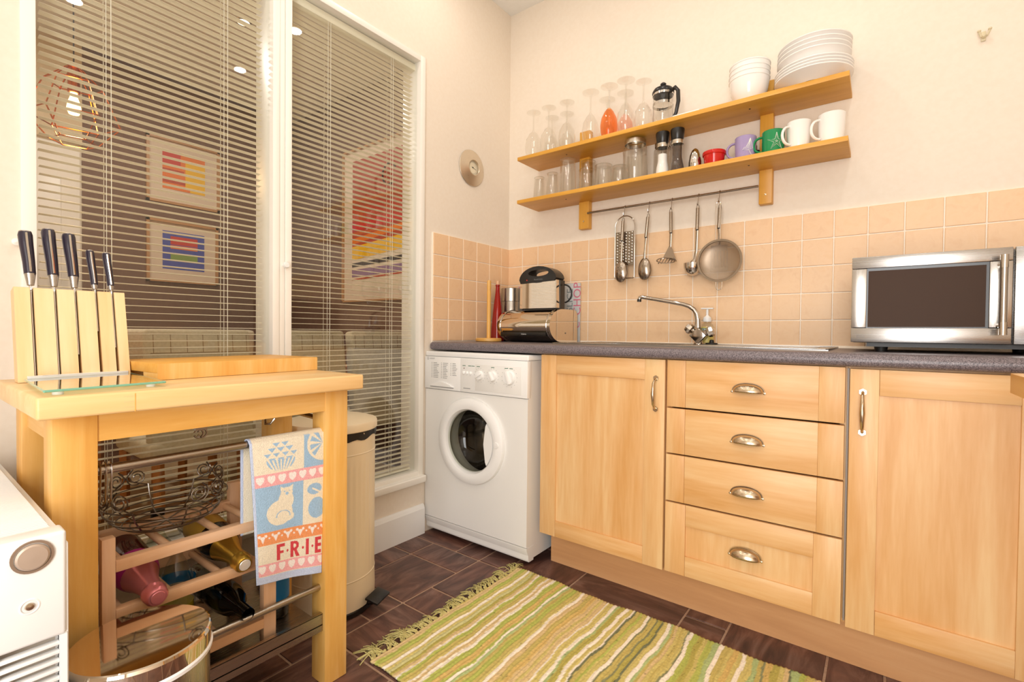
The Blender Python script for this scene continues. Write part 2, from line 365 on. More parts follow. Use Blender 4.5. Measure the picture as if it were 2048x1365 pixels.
# ------------------------------------------------------------------ ceiling downlights
plain('lens_off', 'fffdf5', 0.3); emit('lens_glow', 'fff1d8', 14.0)
def downlight(x, y, label, energy, group):
    t = thing('ceiling_downlight', label, 'downlight', (x, y, ZC), group=group)
    MB().lathe([(0.033, 0.0), (0.034, -0.006), (0.043, -0.005), (0.046, 0.0)], (x, y, ZC), 28).build('bezel', 'nickel', t)
    MB().lathe([(0.0, -0.001), (0.033, -0.001)], (x, y, ZC), 28).build('lens', 'lens_glow', t)
    lamp('downlight_beam', (x, y, ZC - 0.012), energy, 0.07, WARM, parent=t); return t
rows = ['nearest the window', 'over the middle of the floor', 'nearest the right wall']; cols = ['by the worktop', 'halfway down the room', 'by the rear wall']
for i, x in enumerate((0.36, 1.09, 1.82)):
    for j, y in enumerate((-0.68, -1.55, -2.55)):
        downlight(x, y, 'round recessed kitchen ceiling light %s, %s' % (cols[j], rows[i]), DOWN_W, 'kitchen ceiling lights')
# ------------------------------------------------------------------ dining room beyond the glass
YD = -2.9
speck('dining_brown', '6f5243', '745747', 40, 0.8, 0.03)
speck('dining_beige', 'd8c3a0', 'dcc8a6', 40, 0.8)
struct(MB().box((XD - 0.1, YD, -0.1), (-TH, 0, -0.001)).build('floor_dining', 'bounce_floor', smooth=0))
struct(MB().box((XD - 0.1, YD - 0.1, ZC), (-TH, 0.1, ZC + 0.1)).build('ceiling_dining', 'ceiling_white', smooth=0))
struct(MB().box((XD - 0.1, -1.41, 0), (XD, 0.1, ZC)).build('wall_dining_far', 'dining_brown', smooth=0))
struct(MB().box((XD - 0.1, YD, 2.14), (XD, -1.41, ZC)).box((XD - 0.1, YD, 0), (XD, -2.26, 2.14)).build('wall_dining_far_pale', 'dining_beige', smooth=0))
struct(MB().box((XD - 0.1, 0, 0), (-0.001, 0.1, ZC)).build('wall_dining_side', 'dining_brown', smooth=0))
struct(MB().box((XD - 0.1, YD - 0.1, 0), (-TH, YD, ZC)).build('wall_dining_end', 'dining_beige', smooth=0))
d1 = struct(bpy.data.objects.new('door_1', None)); COL.objects.link(d1); d1.location = (XD, -1.84, 0)
MB().box((XD - 0.06, -2.26, 0), (XD - 0.02, -1.41, 2.14)).build('door_leaf', 'gloss_white', d1)
for z0, z1 in ((0.2, 0.85), (1.0, 1.9)):
    for y0, y1 in ((-2.16, -1.88), (-1.79, -1.51)): MB().box((XD - 0.022, y0, z0), (XD - 0.012, y1, z1), 0.006).build('door_panel', 'gloss_white', d1)
MB().lathe([(0.0, 0.05), (0.024, 0.04), (0.012, 0.02), (0.012, 0.0)], (XD - 0.02, -2.2, 1.0), 16, 'x').build('door_knob', 'nickel', d1)
plain('frame_oak', 'b98a5c', 0.4); plain('mat_board', 'dcc9b2', 0.7)
for nm, c in (('ink_red', 'c8372c'), ('ink_orange', 'e5782c'), ('ink_yellow', 'efbb1e'), ('ink_blue', '3d4fa6'), ('ink_green', '7d9a4a'), ('ink_black', '2d2622'), ('ink_purple', '8b6f92'), ('ink_rust', 'b8452d'), ('ink_brick', 'a6452f'), ('ink_cream', 'e3d3ba')): plain(nm, c, 0.6)
def picture_x(name, y0, y1, z0, z1, patches, label):
    t = thing(name, label, 'picture', (XD, (y0 + y1) / 2, z0))
    f = 0.018
    MB().box((XD, y0, z0), (XD + 0.022, y0 + f, z1)).box((XD, y1 - f, z0), (XD + 0.022, y1, z1)).box((XD, y0, z0), (XD + 0.022, y1, z0 + f)).box((XD, y0, z1 - f), (XD + 0.022, y1, z1)).build('frame', 'frame_oak', t)
    MB().box((XD, y0 + f, z0 + f), (XD + 0.008, y1 - f, z1 - f)).build('mount', 'mat_board', t)
    for n, (m, a, bb, c, d) in enumerate(patches): MB().box((XD + 0.008, a, c), (XD + 0.0085 + n * 0.0004, bb, d)).build('print_patch', m, t)
A, B_ = -0.974, -0.70
picture_x('framed_print', -1.072, -0.60, 1.865, 2.335, [('ink_orange', A, B_, 1.974, 2.235), ('ink_red', A, -0.86, 2.15, 2.235), ('ink_rust', A, -0.83, 2.02, 2.06), ('ink_yellow', -0.83, B_, 1.974, 2.20), ('ink_rust', A, -0.84, 2.09, 2.12), ('ink_orange', -0.9, -0.8, 1.974, 2.0)], 'upper framed print of red, orange and yellow blocks seen through the blind')
picture_x('framed_print', -1.072, -0.61, 1.30, 1.745, [('ink_blue', A, -0.704, 1.395, 1.67), ('ink_red', -0.925, -0.75, 1.575, 1.635), ('ink_orange', -0.925, -0.75, 1.545, 1.57), ('ink_green', -0.925, -0.75, 1.46, 1.51)], 'lower framed print of blue with red and green bars seen through the blind')
t = thing('large_framed_print', 'large framed abstract print, red above yellow and purple bands, in right pane', 'picture', (-1.25, 0, 1.18))
b = MB(); x0, x1, z0, z1, f = -1.625, -0.80, 1.18, 2.335, 0.012
b.box((x0, -0.025, z0), (x0 + f, 0, z1)).box((x1 - f, -0.025, z0), (x1, 0, z1)).box((x0, -0.025, z0), (x1, 0, z0 + f)).box((x0, -0.025, z1 - f), (x1, 0, z1)).build('frame', 'frame_oak', t)
MB().box((x0 + f, -0.008, z0 + f), (x1 - f, 0, z1 - f)).build('mount', 'mat_board', t)
px0, px1 = -1.51, -0.90
for n, (m, za, zb, sl) in enumerate((('ink_cream', 1.27, 2.25, 0), ('ink_brick', 1.86, 2.25, 0), ('ink_rust', 1.60, 1.88, 0.03), ('ink_orange', 1.62, 1.66, 0.06), ('ink_red', 1.72, 1.78, 0.02), ('ink_yellow', 1.50, 1.60, 0.04), ('ink_black', 1.445, 1.475, 0.02), ('ink_purple', 1.37, 1.425, 0.01), ('ink_rust', 1.345, 1.355, 0.02))):
    MB().prism([(px0, za), (px1, za + sl), (px1, zb + sl if n > 1 else zb), (px0, zb)], 'y', -0.008, -0.0085 - n * 0.0004).build('print_patch', m, t)
MB().tube(arc_pts((-1.07, -0.0128, 2.08), 0.075, 0.5, 5.2, 20), 0.007, 6, flat=0.3, up=(0, 1, 0)).build('print_line', 'ink_black', t)
for y in (-0.9, -2.0): downlight(-1.3, y, 'unseen dining room ceiling light %s' % ('near the large print' if y > -1.5 else 'beyond the copper pendant'), DINING_W, 'unseen dining room ceiling lights')  # added lamps, no fixture in view; they light the dining room and slats
# copper pendant
plain('copper_wire', 'd8763a', 0.25, 1.0); emit('bulb_glow', 'ffb860', 30.0)
t = thing('pendant_lamp', 'copper wire cage pendant lamp with a glowing bulb behind the blind', 'lamp', (-1.2, -1.675, 1.93))
C0 = Vector((-1.2, -1.675, 1.93)); b = MB(); n = 6; lv = [(0.03, 0.20), (0.10, 0.13), (0.165, -0.03), (0.085, -0.13)]
ring = [[C0 + Vector((r * math.cos(2 * PI * k / n + 0.3), r * math.sin(2 * PI * k / n + 0.3), z)) for k in range(n)] for r, z in lv]
for r_ in ring: b.tube(r_, 0.003, 6, closed=True)
for q in range(3):
    for k in range(n): b.tube([ring[q][k], ring[q + 1][k]], 0.003, 6)
b.build('cage', 'copper_wire', t)
MB().cyl(C0 + Vector((0, 0, 0.09)), C0 + Vector((0, 0, 0.21)), 0.022).build('lamp_holder', 'copper_wire', t)
MB().tube([C0 + Vector((0, 0, 0.2)), (C0.x, C0.y, ZC)], 0.003, 6).build('flex', 'black_plastic', t)
MB().lathe([(0.0, -0.01), (0.018, -0.004), (0.026, 0.018), (0.022, 0.045), (0.014, 0.07), (0.013, 0.09)], C0, 16).build('bulb', 'bulb_glow', t)
d = bpy.data.lights.new('pendant_bulb_light', 'POINT'); d.energy = 7; d.color = (1, 0.62, 0.28); d.shadow_soft_size = 0.04; o = bpy.data.objects.new('pendant_bulb_light', d); COL.objects.link(o); o.parent = t; o.location = (0, 0, -0.09)
# dining chairs and table
speck('chair_linen', 'cfc4a8', 'd9cfb6', 90, 0.85, 0.1)
plain('check_line', '9a7d5c', 0.8)
def dining_chair(label):
    t = thing('dining_chair', label, 'chair', group='pale dining chairs')
    b = MB(); b.M = Matrix.Rotation(-0.10, 4, 'Y'); b.box((-0.035, -0.20, 0.42), (0.035, 0.20, 0.96), 0.018, 3); b.build('backrest', 'chair_linen', t, local=True)
    MB().box((-0.45, -0.21, 0.42), (0.02, 0.21, 0.50), 0.02, 3).build('seat', 'chair_linen', t, local=True)
    b = MB(); b.M = Matrix.Rotation(-0.10, 4, 'Y')
    for k in range(7): b.box((0.0352, -0.18 + k * 0.06, 0.86), (0.0362, -0.178 + k * 0.06, 0.935))
    for z in (0.858, 0.935): b.box((0.0352, -0.19, z), (0.0362, 0.19, z + 0.0025))
    b.build('check_stitching', 'check_line', t, local=True)
    for x in (-0.42, 0.0):
        for y in (-0.18, 0.18): MB().tube([(x, y, 0.43), (x + (0.05 if x == 0 else 0), y, 0)], [0.022, 0.015], 4).build('leg', 'chair_leg_wood', t, local=True)
    return t
ch = dining_chair('pale linen dining chair, nearest the glass behind the chopping board'); ch.location = (-0.55, -1.37, 0); ch.rotation_euler = (0, 0, 0)
again(ch, (-0.55, -0.86, 0), 0.05, 'pale linen dining chair behind the right pane, between mullion and cream bin')
again(ch, (-0.55, -0.43, 0), 0.02, 'pale linen dining chair behind the right pane, nearest the washing machine')
again(ch, (-1.75, -1.38, 0), PI, 'pale linen dining chair across the table, left of the far pair')
again(ch, (-1.75, -0.88, 0), PI, 'pale linen dining chair across the table, right of the far pair')
t = thing('dining_table', 'dark wooden dining table behind the blinds between the pale chairs', 'table', (-1.15, -1.0, 0))
MB().box((-1.5, -1.75, 0.70), (-0.86, -0.35, 0.74), 0.004).build('tabletop', 'chair_leg_wood', t)
for x in (-1.44, -1.10):
    for y in (-1.68, -0.42): MB().box((x - 0.03, y - 0.03, 0), (x + 0.03, y + 0.03, 0.70)).build('leg', 'chair_leg_wood', t)
# ------------------------------------------------------------------ base units
FY0, FY1 = -0.60, -0.578
def bow_handle(parent, x, z0, z1):
    y = FY0; pts = [(x, y - 0.002, z1 - 0.008), (x, y - 0.014, z1 - 0.014), (x, y - 0.026, z1 - 0.026), (x, y - 0.030, (z0 + z1) / 2), (x, y - 0.026, z0 + 0.026), (x, y - 0.014, z0 + 0.014), (x, y - 0.002, z0 + 0.008)]
    b = MB().tube(pts, [0.004, 0.0038, 0.0045, 0.0068, 0.0045, 0.0038, 0.004], 10, flat=1.0)
    for z in (z1 - 0.008, z0 + 0.008): b.prism([(x + 0.0095 * math.cos(k * PI / 3 + PI / 6), z + 0.0095 * math.sin(k * PI / 3 + PI / 6)) for k in range(6)], 'y', y, y - 0.005)
    return b.build('handle', 'nickel', parent, smooth=40)
def cup_handle(parent, x, z):
    a, d, hh = 0.043, 0.026, 0.026; b = MB()
    def fn(u, v):
        U_ = PI * u; V = (PI / 2) * v; s_ = math.sin(U_) ** 0.8 if math.sin(U_) > 0 else 0
        return (x - a * math.cos(U_), FY0 - 0.001 - d * s_ * math.sin(V), z + hh * (s_ * math.cos(V)) - 0.011)
    b.grid(fn, 28, 8); o = b.build('handle', 'nickel', parent, solid=0.0016)
    r = MB().tube([(x - a * 1.06 * math.cos(PI * k / 20), FY0 - 0.0012, z - 0.011 + (hh + 0.0025) * math.sin(PI * k / 20) ** 0.8) for k in range(21)], 0.0014, 6)
    for s in (-1, 1): r.lathe([(0, -0.004), (0.0035, -0.003), (0.0038, 0)], (x + s * a * 1.07, FY0, z - 0.011), 8, 'y')
    r.build('flange', 'nickel', o); return o
def framed_front(name, parent, x0, x1, z0, z1, st, rl0, rl1, flat=False, grain='z'):
    if flat:
        p = MB().box((x0 + st, FY0 + 0.0006, z0), (x1 - st, FY1, z1), 0.0012).build(name, 'maple_x', parent)
        for a in (x0, x1 - st): MB().box((a, FY0, z0), (a + st - 0.0005, FY1, z1), 0.0012).build('stile', 'maple_z', p)
        return p
    p = MB().box((x0 + st - 0.008, FY0 + 0.008, z0 + rl0 - 0.008), (x1 - st + 0.008, FY1, z1 - rl1 + 0.008)).build(name, 'maple_z', parent)
    for a in (x0, x1 - st): MB().box((a, FY0, z0), (a + st - 0.0004, FY1, z1), 0.0012).build('stile', 'maple_z', p)
    for a, c in ((z0, z0 + rl0), (z1 - rl1, z1)): MB().box((x0 + st, FY0 + 0.0004, a), (x1 - st, FY1, c), 0.0012).build('rail', 'maple_x', p)
    return p
def cabinet(x0, x1, label):
    t = thing('base_cabinet', label, 'cabinet', ((x0 + x1) / 2, -0.3, 0.15), group='maple base cabinets')
    MB().box((x0, FY1 + 0.001, 0.15), (x0 + 0.016, -0.02, 0.871)).box((x1 - 0.016, FY1 + 0.001, 0.15), (x1, -0.02, 0.871)).box((x0 + 0.016, FY1 + 0.001, 0.15), (x1 - 0.016, -0.02, 0.166)).box((x0 + 0.016, -0.036, 0.166), (x1 - 0.016, -0.02, 0.871)).box((x0 + 0.016, FY1 + 0.001, 0.845), (x1 - 0.016, FY1 + 0.02, 0.871)).build('carcass', 'maple_z', t); return t
c = cabinet(0.632, 1.146, 'maple base cabinet with one door, between washing machine and drawers')
d = framed_front('door', c, 0.637, 1.143, 0.148, 0.869, 0.072, 0.062, 0.072); bow_handle(d, 1.112, 0.69, 0.813)
c = cabinet(1.1465, 1.6525, 'maple drawer unit with four drawers and cup handles')
for z0, z1, hz in ((0.712, 0.869, 0.790), (0.555, 0.7065, 0.632), (0.393, 0.5495, 0.470)):
    d = framed_front('drawer', c, 1.1500, 1.6485, z0, z1, 0.062, 0, 0, True); cup_handle(d, 1.402, hz)
d = framed_front('drawer', c, 1.1500, 1.6485, 0.150, 0.3875, 0.068, 0.066, 0.07); cup_handle(d, 1.402, 0.278)
c = cabinet(1.653, 2.058, 'maple base cabinet under the microwave, right of the drawers')
d = framed_front('door', c, 1.659, 2.055, 0.148, 0.866, 0.065, 0.066, 0.07); bow_handle(d, 1.688, 0.686, 0.812)
plain('edge_grey', '8d857e', 0.5, 0.0)
MB().box((1.6525, FY0 + 0.010, 0.16), (1.6565, FY1, 0.866)).build('edge_strip', 'edge_grey', c)
c = cabinet(2.0585, 2.449, 'maple base cabinet in the right corner under the worktop end')
d = framed_front('door', c, 2.062, 2.445, 0.148, 0.866, 0.065, 0.066, 0.07); bow_handle(d, 2.10, 0.686, 0.812)
struct(MB().box((0.638, -0.512, 0.0), (2.449, -0.496, 0.1495)).build('trim_3', 'plinth_wood', smooth=0))
# worktop with a sink cut-out
t = thing('worktop', 'speckled dark grey worktop running along the tiled wall', 'worktop', (1.2, -0.3, 0.872))
prof = [(-0.49, 0.872), (-0.605, 0.872), (-0.614, 0.8745), (-0.6195, 0.88), (-0.6215, 0.888), (-0.6205, 0.896), (-0.616, 0.903), (-0.608, 0.9082), (-0.597, 0.910), (-0.49, 0.910)]
b = MB().prism(prof, 'x', 0.012, 2.449)
b.box((0.012, -0.49, 0.872), (0.74, -0.11, 0.91)).box((1.09, -0.49, 0.872), (2.449, -0.11, 0.91)).box((0.012, -0.11, 0.872), (2.449, -0.0095, 0.91))
b.build('slab', 'worktop_grey', t, smooth=40)
MB().prism([(-0.02, 0.9101), (-0.0095, 0.9101), (-0.0095, 0.919), (-0.013, 0.917)], 'x', 0.012, 2.449).build('sealant_bead', 'grout', t)
# sink
t = thing('inset_sink', 'stainless steel inset sink and drainer let into the worktop', 'sink', (1.1, -0.3, 0.912))
b = MB(); z0, z1 = 0.9102, 0.9135; x0, x1, y0, y1 = 0.62, 1.60, -0.50, -0.055
b.box((x0, y0, z0), (0.74, y1, z1)).box((1.09, y0, z0), (x1, y1, z1)).box((0.74, y0, z0), (1.09, -0.475, z1)).box((0.74, -0.135, z0), (1.09, y1, z1))
for a in ((x0, y0, x1, y0 + 0.008), (x0, y1 - 0.008, x1, y1), (x0, y0, x0 + 0.008, y1), (x1 - 0.008, y0, x1, y1)): b.box((a[0], a[1], z1), (a[2], a[3], z1 + 0.003), 0.001)
b.build('rim', 'steel_x', t)
b = MB().box((0.741, -0.474, 0.76), (1.089, -0.136, 0.763))
for a in ((0.741, -0.474, 0.744, -0.136), (1.086, -0.474, 1.089, -0.136), (0.741, -0.474, 1.089, -0.471), (0.741, -0.139, 1.089, -0.136)): b.box((a[0], a[1], 0.76), (a[2], a[3], 0.9125))
b.build('bowl', 'steel_x', t)
b = MB()
for k in range(7): b.box((1.14, -0.43 + k * 0.045, 0.9135), (1.55, -0.42 + k * 0.045, 0.9155), 0.001)
b.build('drainer_ridge', 'steel_x', t)
# mixer tap
t = thing('mixer_tap', 'chrome mixer tap with two faceted knobs, spout turned to the left', 'tap', (1.112, -0.115, 0.9135))
C0 = Vector((1.112, -0.115, 0.952)); b = MB(); b.lathe([(0.022, 0.9136), (0.022, 0.917), (0.016, 0.925), (0.014, 0.95)], (C0.x, C0.y, 0), 20)
R45 = Matrix.Translation(C0) @ Matrix.Rotation(PI / 4, 4, 'Y'); b.M = R45; b.box((-0.025, -0.022, -0.025), (0.025, 0.022, 0.025), 0.003); b.M = None
b.build('body', 'dark_chrome', t)
for s in (-1, 1):
    dr = Vector((s * 0.80, 0, 0.6 if s < 0 else 0.30)).normalized(); p = C0 + dr * 0.02
    MB().tube([p, C0 + dr * 0.036], 0.013, 16).build('valve_neck', 'dark_chrome', t)
    b = MB(); q = Matrix.Translation(C0 + dr * 0.034) @ dr.to_track_quat('Z', 'Y').to_matrix().to_4x4(); b.M = q
    b.lathe([(0.012, 0), (0.021, 0.006), (0.0235, 0.016), (0.020, 0.028), (0.010, 0.033), (0, 0.034)], (0, 0, 0), 8); b.build('knob', 'chrome', t, smooth=0)
sp = [(1.108, -0.115, 0.985), (1.107, -0.115, 1.02), (1.102, -0.116, 1.045), (1.090, -0.118, 1.063), (1.070, -0.121, 1.077), (1.045, -0.125, 1.086), (1.0, -0.13, 1.0955), (0.93, -0.137, 1.110), (0.868, -0.143, 1.1215), (0.860, -0.144, 1.1195), (0.858, -0.144, 1.111)]
MB().tube(sp, [0.014, 0.0125, 0.011, 0.0098, 0.0092, 0.009, 0.0088, 0.0086, 0.0084, 0.0084, 0.0088], 14).build('spout', 'chrome', t)
MB().cyl((0.858, -0.144, 1.113), (0.857, -0.144, 1.101), 0.0095).build('aerator', 'black_plastic', t)
# hand soap
t = thing('soap_dispenser', 'clear pump soap bottle with yellow and green label behind the tap', 'soap bottle', (1.127, -0.055, 0.9135))
plain('soap_yellow', 'f2dd7e', 0.4); plain('label_green', '2f6b4f', 0.5)
cx, cy = 1.127, -0.05
MB().lathe([(0.0, 0.914), (0.025, 0.9142), (0.027, 0.918), (0.027, 0.985), (0.024, 1.0), (0.013, 1.008), (0.013, 1.014)], (cx, cy, 0), 24).build('bottle', 'plastic_clear', t)
MB().lathe([(0.0274, 0.922), (0.0274, 0.990)], (cx, cy, 0), 24).build('label', 'soap_yellow', t)
MB().lathe([(0.0277, 0.972), (0.0277, 0.985)], (cx, cy, 0), 24).build('label_band', 'label_green', t)
MB().lathe([(0.0, 1.012), (0.017, 1.012), (0.018, 1.02), (0.016, 1.03), (0.008, 1.036), (0.005, 1.04), (0.005, 1.066)], (cx, cy, 0), 20).build('pump_collar', 'white_plastic', t)
MB().box((cx - 0.026, cy - 0.008, 1.066), (cx + 0.026, cy + 0.008, 1.072), 0.0025).build('pump_head', 'white_plastic', t)
def wrap(x, y, r=0.0280, zc=0.9785, off=-0.35): a = -PI / 2 + x / r + off; return (cx + r * math.cos(a), cy + r * math.sin(a), zc + y)
text('label_lettering', 'PALMOLIVE', 0.012, wrap, 'white_china', t, bold=0.0003)
tag(MB().lathe([(0.0, 0.9136), (0.021, 0.9137), (0.024, 0.917), (0.023, 0.921), (0.010, 0.923), (0.008, 0.934), (0.0, 0.936)], (1.160, -0.10, 0), 20).build('sink_plug', 'rubber_black'), 'black rubber sink plug lying beside the mixer tap', 'plug')
# ------------------------------------------------------------------ washing machine
t = thing('washing_machine', 'white front-loading washing machine under the worktop corner', 'washing machine', (0.303, -0.34, 0.0))
X0, X1, Y0 = 0.003, 0.603, -0.640
def plate_hole(bb, x0, x1, z0, z1, cx, cz, r, y0, y1, n=64):
    an = sorted([2 * PI * k / n for k in range(n)] + [math.atan2(z - cz, x - cx) % (2 * PI) for x in (x0, x1) for z in (z0, z1)]); vi, vo = [], []
    for a in an:
        c_, s_ = math.cos(a), math.sin(a); k = min([((x1 if c_ > 0 else x0) - cx) / c_ if abs(c_) > 1e-9 else 1e9, ((z1 if s_ > 0 else z0) - cz) / s_ if abs(s_) > 1e-9 else 1e9])
        vi.append((cx + r * c_, cz + r * s_)); vo.append((cx + k * c_, cz + k * s_))
    m = len(an); vs = [(x, y, z) for y in (y0, y1) for x, z in vi + vo]; fs = []
    for k in range(m):
        q = (k + 1) % m; fs += [(k, q, m + q, m + k), (2 * m + k, 3 * m + k, 3 * m + q, 2 * m + q), (k, 2 * m + k, 2 * m + q, q), (m + k, m + q, 3 * m + q, 3 * m + k)]
    bb.add(vs, fs)
DX, DZ = 0.297, 0.478
b = MB(); b.box((X0 + 0.002, -0.36, 0.03), (X1 - 0.002, -0.05, 0.842)); plate_hole(b, X0 + 0.002, X1 - 0.002, 0.085, 0.688, DX, DZ, 0.165, Y0, -0.36); b.box((X0 + 0.002, Y0 + 0.012, 0.03), (X1 - 0.002, -0.36, 0.085)); b.box((X0 + 0.002, Y0 + 0.01, 0.688), (X1 - 0.002, -0.36, 0.842))
b.build('cabinet_body', 'white_enamel', t)
MB().box((X0, Y0 - 0.002, 0.8425), (X1, -0.05, 0.8655), 0.006, 3).build('top_panel', 'white_plastic', t)
MB().prism([(Y0 + 0.001, 0.082), (Y0 + 0.001, 0.074), (Y0 + 0.012, 0.05), (Y0 + 0.018, 0.022), (Y0 + 0.05, 0.022), (Y0 + 0.05, 0.082)], 'x', X0 + 0.001, X1 - 0.001).build('kick_panel', 'white_enamel', t)
for x in (0.05, 0.55):
    for y in (-0.56, -0.1): MB().cyl((x, y, 0.0), (x, y, 0.032), 0.02).build('foot', 'rubber_black', t)
MB().box((X0, Y0 - 0.006, 0.691), (0.235, Y0 + 0.02, 0.8415), 0.003).build('detergent_drawer', 'white_plastic', t)
b = MB(); arc = [(0.045 + 0.15 * k / 16, 0.705 + 0.020 * math.sin(PI * k / 16)) for k in range(17)]; b.prism(arc, 'y', Y0 - 0.012, Y0 - 0.004); b.build('drawer_grip', 'white_plastic', t)
MB().box((0.046, Y0 - 0.0105, 0.7015), (0.194, Y0 - 0.005, 0.7045)).build('grip_shade', 'grey_print', t)  # solid grey strip standing in for the shade under the drawer grip
pn = MB().box((0.236, Y0 - 0.008, 0.691), (X1, Y0 + 0.02, 0.8415), 0.003).build('control_panel', 'white_plastic', t)
MB().box((0.325, Y0 - 0.0095, 0.703), (0.575, Y0 - 0.007, 0.818), 0.001).build('dial_plate', 'white_enamel', pn)
for x, r, tilt in ((0.352, 0.021, 1.05), (0.424, 0.023, -0.5), (0.513, 0.031, -0.3)):
    k = MB().lathe([(r * 0.98, 0.0), (r, -0.004), (r * 0.92, -0.009), (r * 0.85, -0.012), (0, -0.013)], (x, Y0 - 0.008, 0.771), 28, 'y').build('dial', 'white_plastic', pn)
    g = MB(); g.M = Matrix.Translation((x, Y0 - 0.020, 0.771)) @ Matrix.Rotation(tilt, 4, 'Y'); g.box((-r * 0.28, -0.008, -r * 0.92), (r * 0.28, 0.004, r * 0.92), 0.003); g.build('dial_grip', 'white_plastic', k)
    g = MB()
    for q in range(14):
        a = -0.9 * PI + 1.8 * PI * q / 13 + PI / 2; g.box((x + (r + 0.009) * math.cos(a) - 0.0008, Y0 - 0.0098, 0.771 + (r + 0.009) * math.sin(a) - 0.0012), (x + (r + 0.009) * math.cos(a) + 0.0008, Y0 - 0.0094, 0.771 + (r + 0.009) * math.sin(a) + 0.0012))
    g.build('dial_marks', 'grey_print', pn)
for x in (0.258, 0.277, 0.298): MB().lathe([(0.008, 0), (0.008, -0.004), (0.005, -0.007), (0, -0.0075)], (x, Y0 - 0.008, 0.776), 16, 'y').build('push_button', 'white_plastic', pn)
plain('lamp_maroon', '5a1f1f', 0.3); MB().lathe([(0.0025, 0), (0.002, -0.0015), (0, -0.0018)], (0.259, Y0 - 0.008, 0.797), 10, 'y').build('indicator_lamp', 'lamp_maroon', pn)
def fr(cx, cz, y): return lambda x, z: (cx + x, y, cz + z)
text('maker_lettering', 'INDESIT', 0.0095, fr(0.055, 0.832, Y0 - 0.0064), 'grey_print', t)
b = MB().tube(arc_pts((0.026, Y0 - 0.0066, 0.832), 0.0055, 0, 2 * PI, 20), 0.0007, 4); b.box((0.0255, Y0 - 0.0066, 0.8295), (0.0265, Y0 - 0.0062, 0.8345)); b.build('maker_emblem', 'grey_print', t)
b = MB()
for c_, (x, n, w_) in enumerate(((0.062, 10, 0.040), (0.125, 10, 0.034), (0.185, 8, 0.030))):
    for q in range(n): z = 0.812 - q * 0.0075; b.box((x, Y0 - 0.0064, z), (x + w_ * random.uniform(0.55, 1), Y0 - 0.0061, z + 0.0022)); b.box((x - 0.012, Y0 - 0.0064, z), (x - 0.007, Y0 - 0.0061, z + 0.0022))
b.build('programme_list', 'grey_print', t)
b = MB()
for x in (0.25, 0.283, 0.303, 0.335, 0.415, 0.488, 0.513): b.box((x, Y0 - 0.0098 if x > 0.32 else Y0 - 0.0084, 0.807), (x + 0.018, Y0 - 0.0094 if x > 0.32 else Y0 - 0.0081, 0.8095))
b.build('dial_captions', 'label_green', pn)
b = MB()
for k in range(8): b.box((0.256 + k * 0.0052, Y0 - 0.0084, 0.7065), (0.2595 + k * 0.0052, Y0 - 0.0081, 0.7105))
b.build('model_marking', 'grey_print', t)
dr = MB().lathe([(0.160, 0.0), (0.190, 0.0), (0.1905, -0.008), (0.187, -0.016), (0.180, -0.020), (0.163, -0.024), (0.150, -0.024), (0.142, -0.021), (0.136, -0.012), (0.134, 0.004)], (DX, Y0, DZ), 64, 'y').build('door', 'white_plastic', t)
MB().lathe([(0.1335, -0.008), (0.131, 0.0), (0.118, 0.04), (0.09, 0.066), (0.05, 0.078), (0.0, 0.082)], (DX, Y0, DZ), 48, 'y').build('door_glass', 'pale_glass', dr)
cp = [(DX + 0.136 * math.cos(a), DZ + 0.136 * math.sin(a)) for a in [(-0.72 + 1.44 * k / 14) for k in range(15)]] + [(DX + 0.096, DZ + 0.075), (DX + 0.086, DZ), (DX + 0.096, DZ - 0.075)]
MB().prism(cp, 'y', Y0 - 0.018, Y0 - 0.002).build('door_grip', 'white_plastic', dr)
MB().lathe([(0.0, -0.0265), (0.012, -0.026), (0.0135, -0.0245), (0.0135, -0.02)], (DX + 0.160, Y0, DZ + 0.006), 20, 'y').build('door_catch', 'white_plastic', dr)
plain('seal_grey', '8d8880', 0.5); plain('drum_dark', '7c726a', 0.25, 1.0)
MB().lathe([(0.164, 0.002), (0.158, 0.03), (0.148, 0.05), (0.15, 0.075)], (DX, Y0, DZ), 40, 'y').build('door_seal', 'seal_grey', t)
b = MB().lathe([(0.150, 0.075), (0.164, 0.08), (0.164, 0.26), (0.0, 0.27)], (DX, Y0, DZ), 40, 'y')
for k in range(3):
    b.M = Matrix.Translation((DX, Y0 + 0.17, DZ)) @ Matrix.Rotation(k * 2 * PI / 3 + 0.5, 4, 'Y'); b.prism([(-0.03, 0.163), (0.03, 0.163), (0.008, 0.115), (-0.008, 0.115)], 'y', -0.08, 0.08); b.M = None
b.build('drum', 'drum_dark', t)
# ------------------------------------------------------------------ microwave
t = thing('microwave_oven', 'stainless steel microwave oven standing on the right of the worktop', 'microwave', (1.88, -0.27, 0.91))
YF = -0.45; mz0, mz1 = 0.937, 1.190
plain('mw_case', '8f8b88', 0.35, 0.9); plain('mw_base', '1b1817', 0.4); plain('mw_glass', '4a3a31', 0.3, Specular_IOR_Level=0.03); plain('mw_frame_black', '0f0d0d', 0.2)
MB().box((1.655, YF + 0.022, mz0), (2.125, -0.07, mz1 - 0.002), 0.004).build('case', 'mw_case', t)
MB().box((1.69, YF + 0.03, 0.925), (2.10, -0.09, mz0)).build('underside', 'mw_base', t)
for x in (1.725, 2.06):
    for y in (YF + 0.06, -0.12): MB().lathe([(0.0, 0.9102), (0.015, 0.9102), (0.017, 0.926)], (x, y, 0), 16).build('foot', 'rubber_black', t)
dr = MB().box((1.652, YF, mz1 - 0.034), (1.992, YF + 0.022, mz1), 0.0015).build('door', 'steel_x', t)
MB().box((1.652, YF, mz0 + 0.001), (1.992, YF + 0.022, 0.980), 0.0015).build('door_rail', 'steel_x', dr)
MB().box((1.652, YF, 0.9812), (1.688, YF + 0.022, mz1 - 0.0352), 0.0015).build('door_stile', 'steel_z', dr)
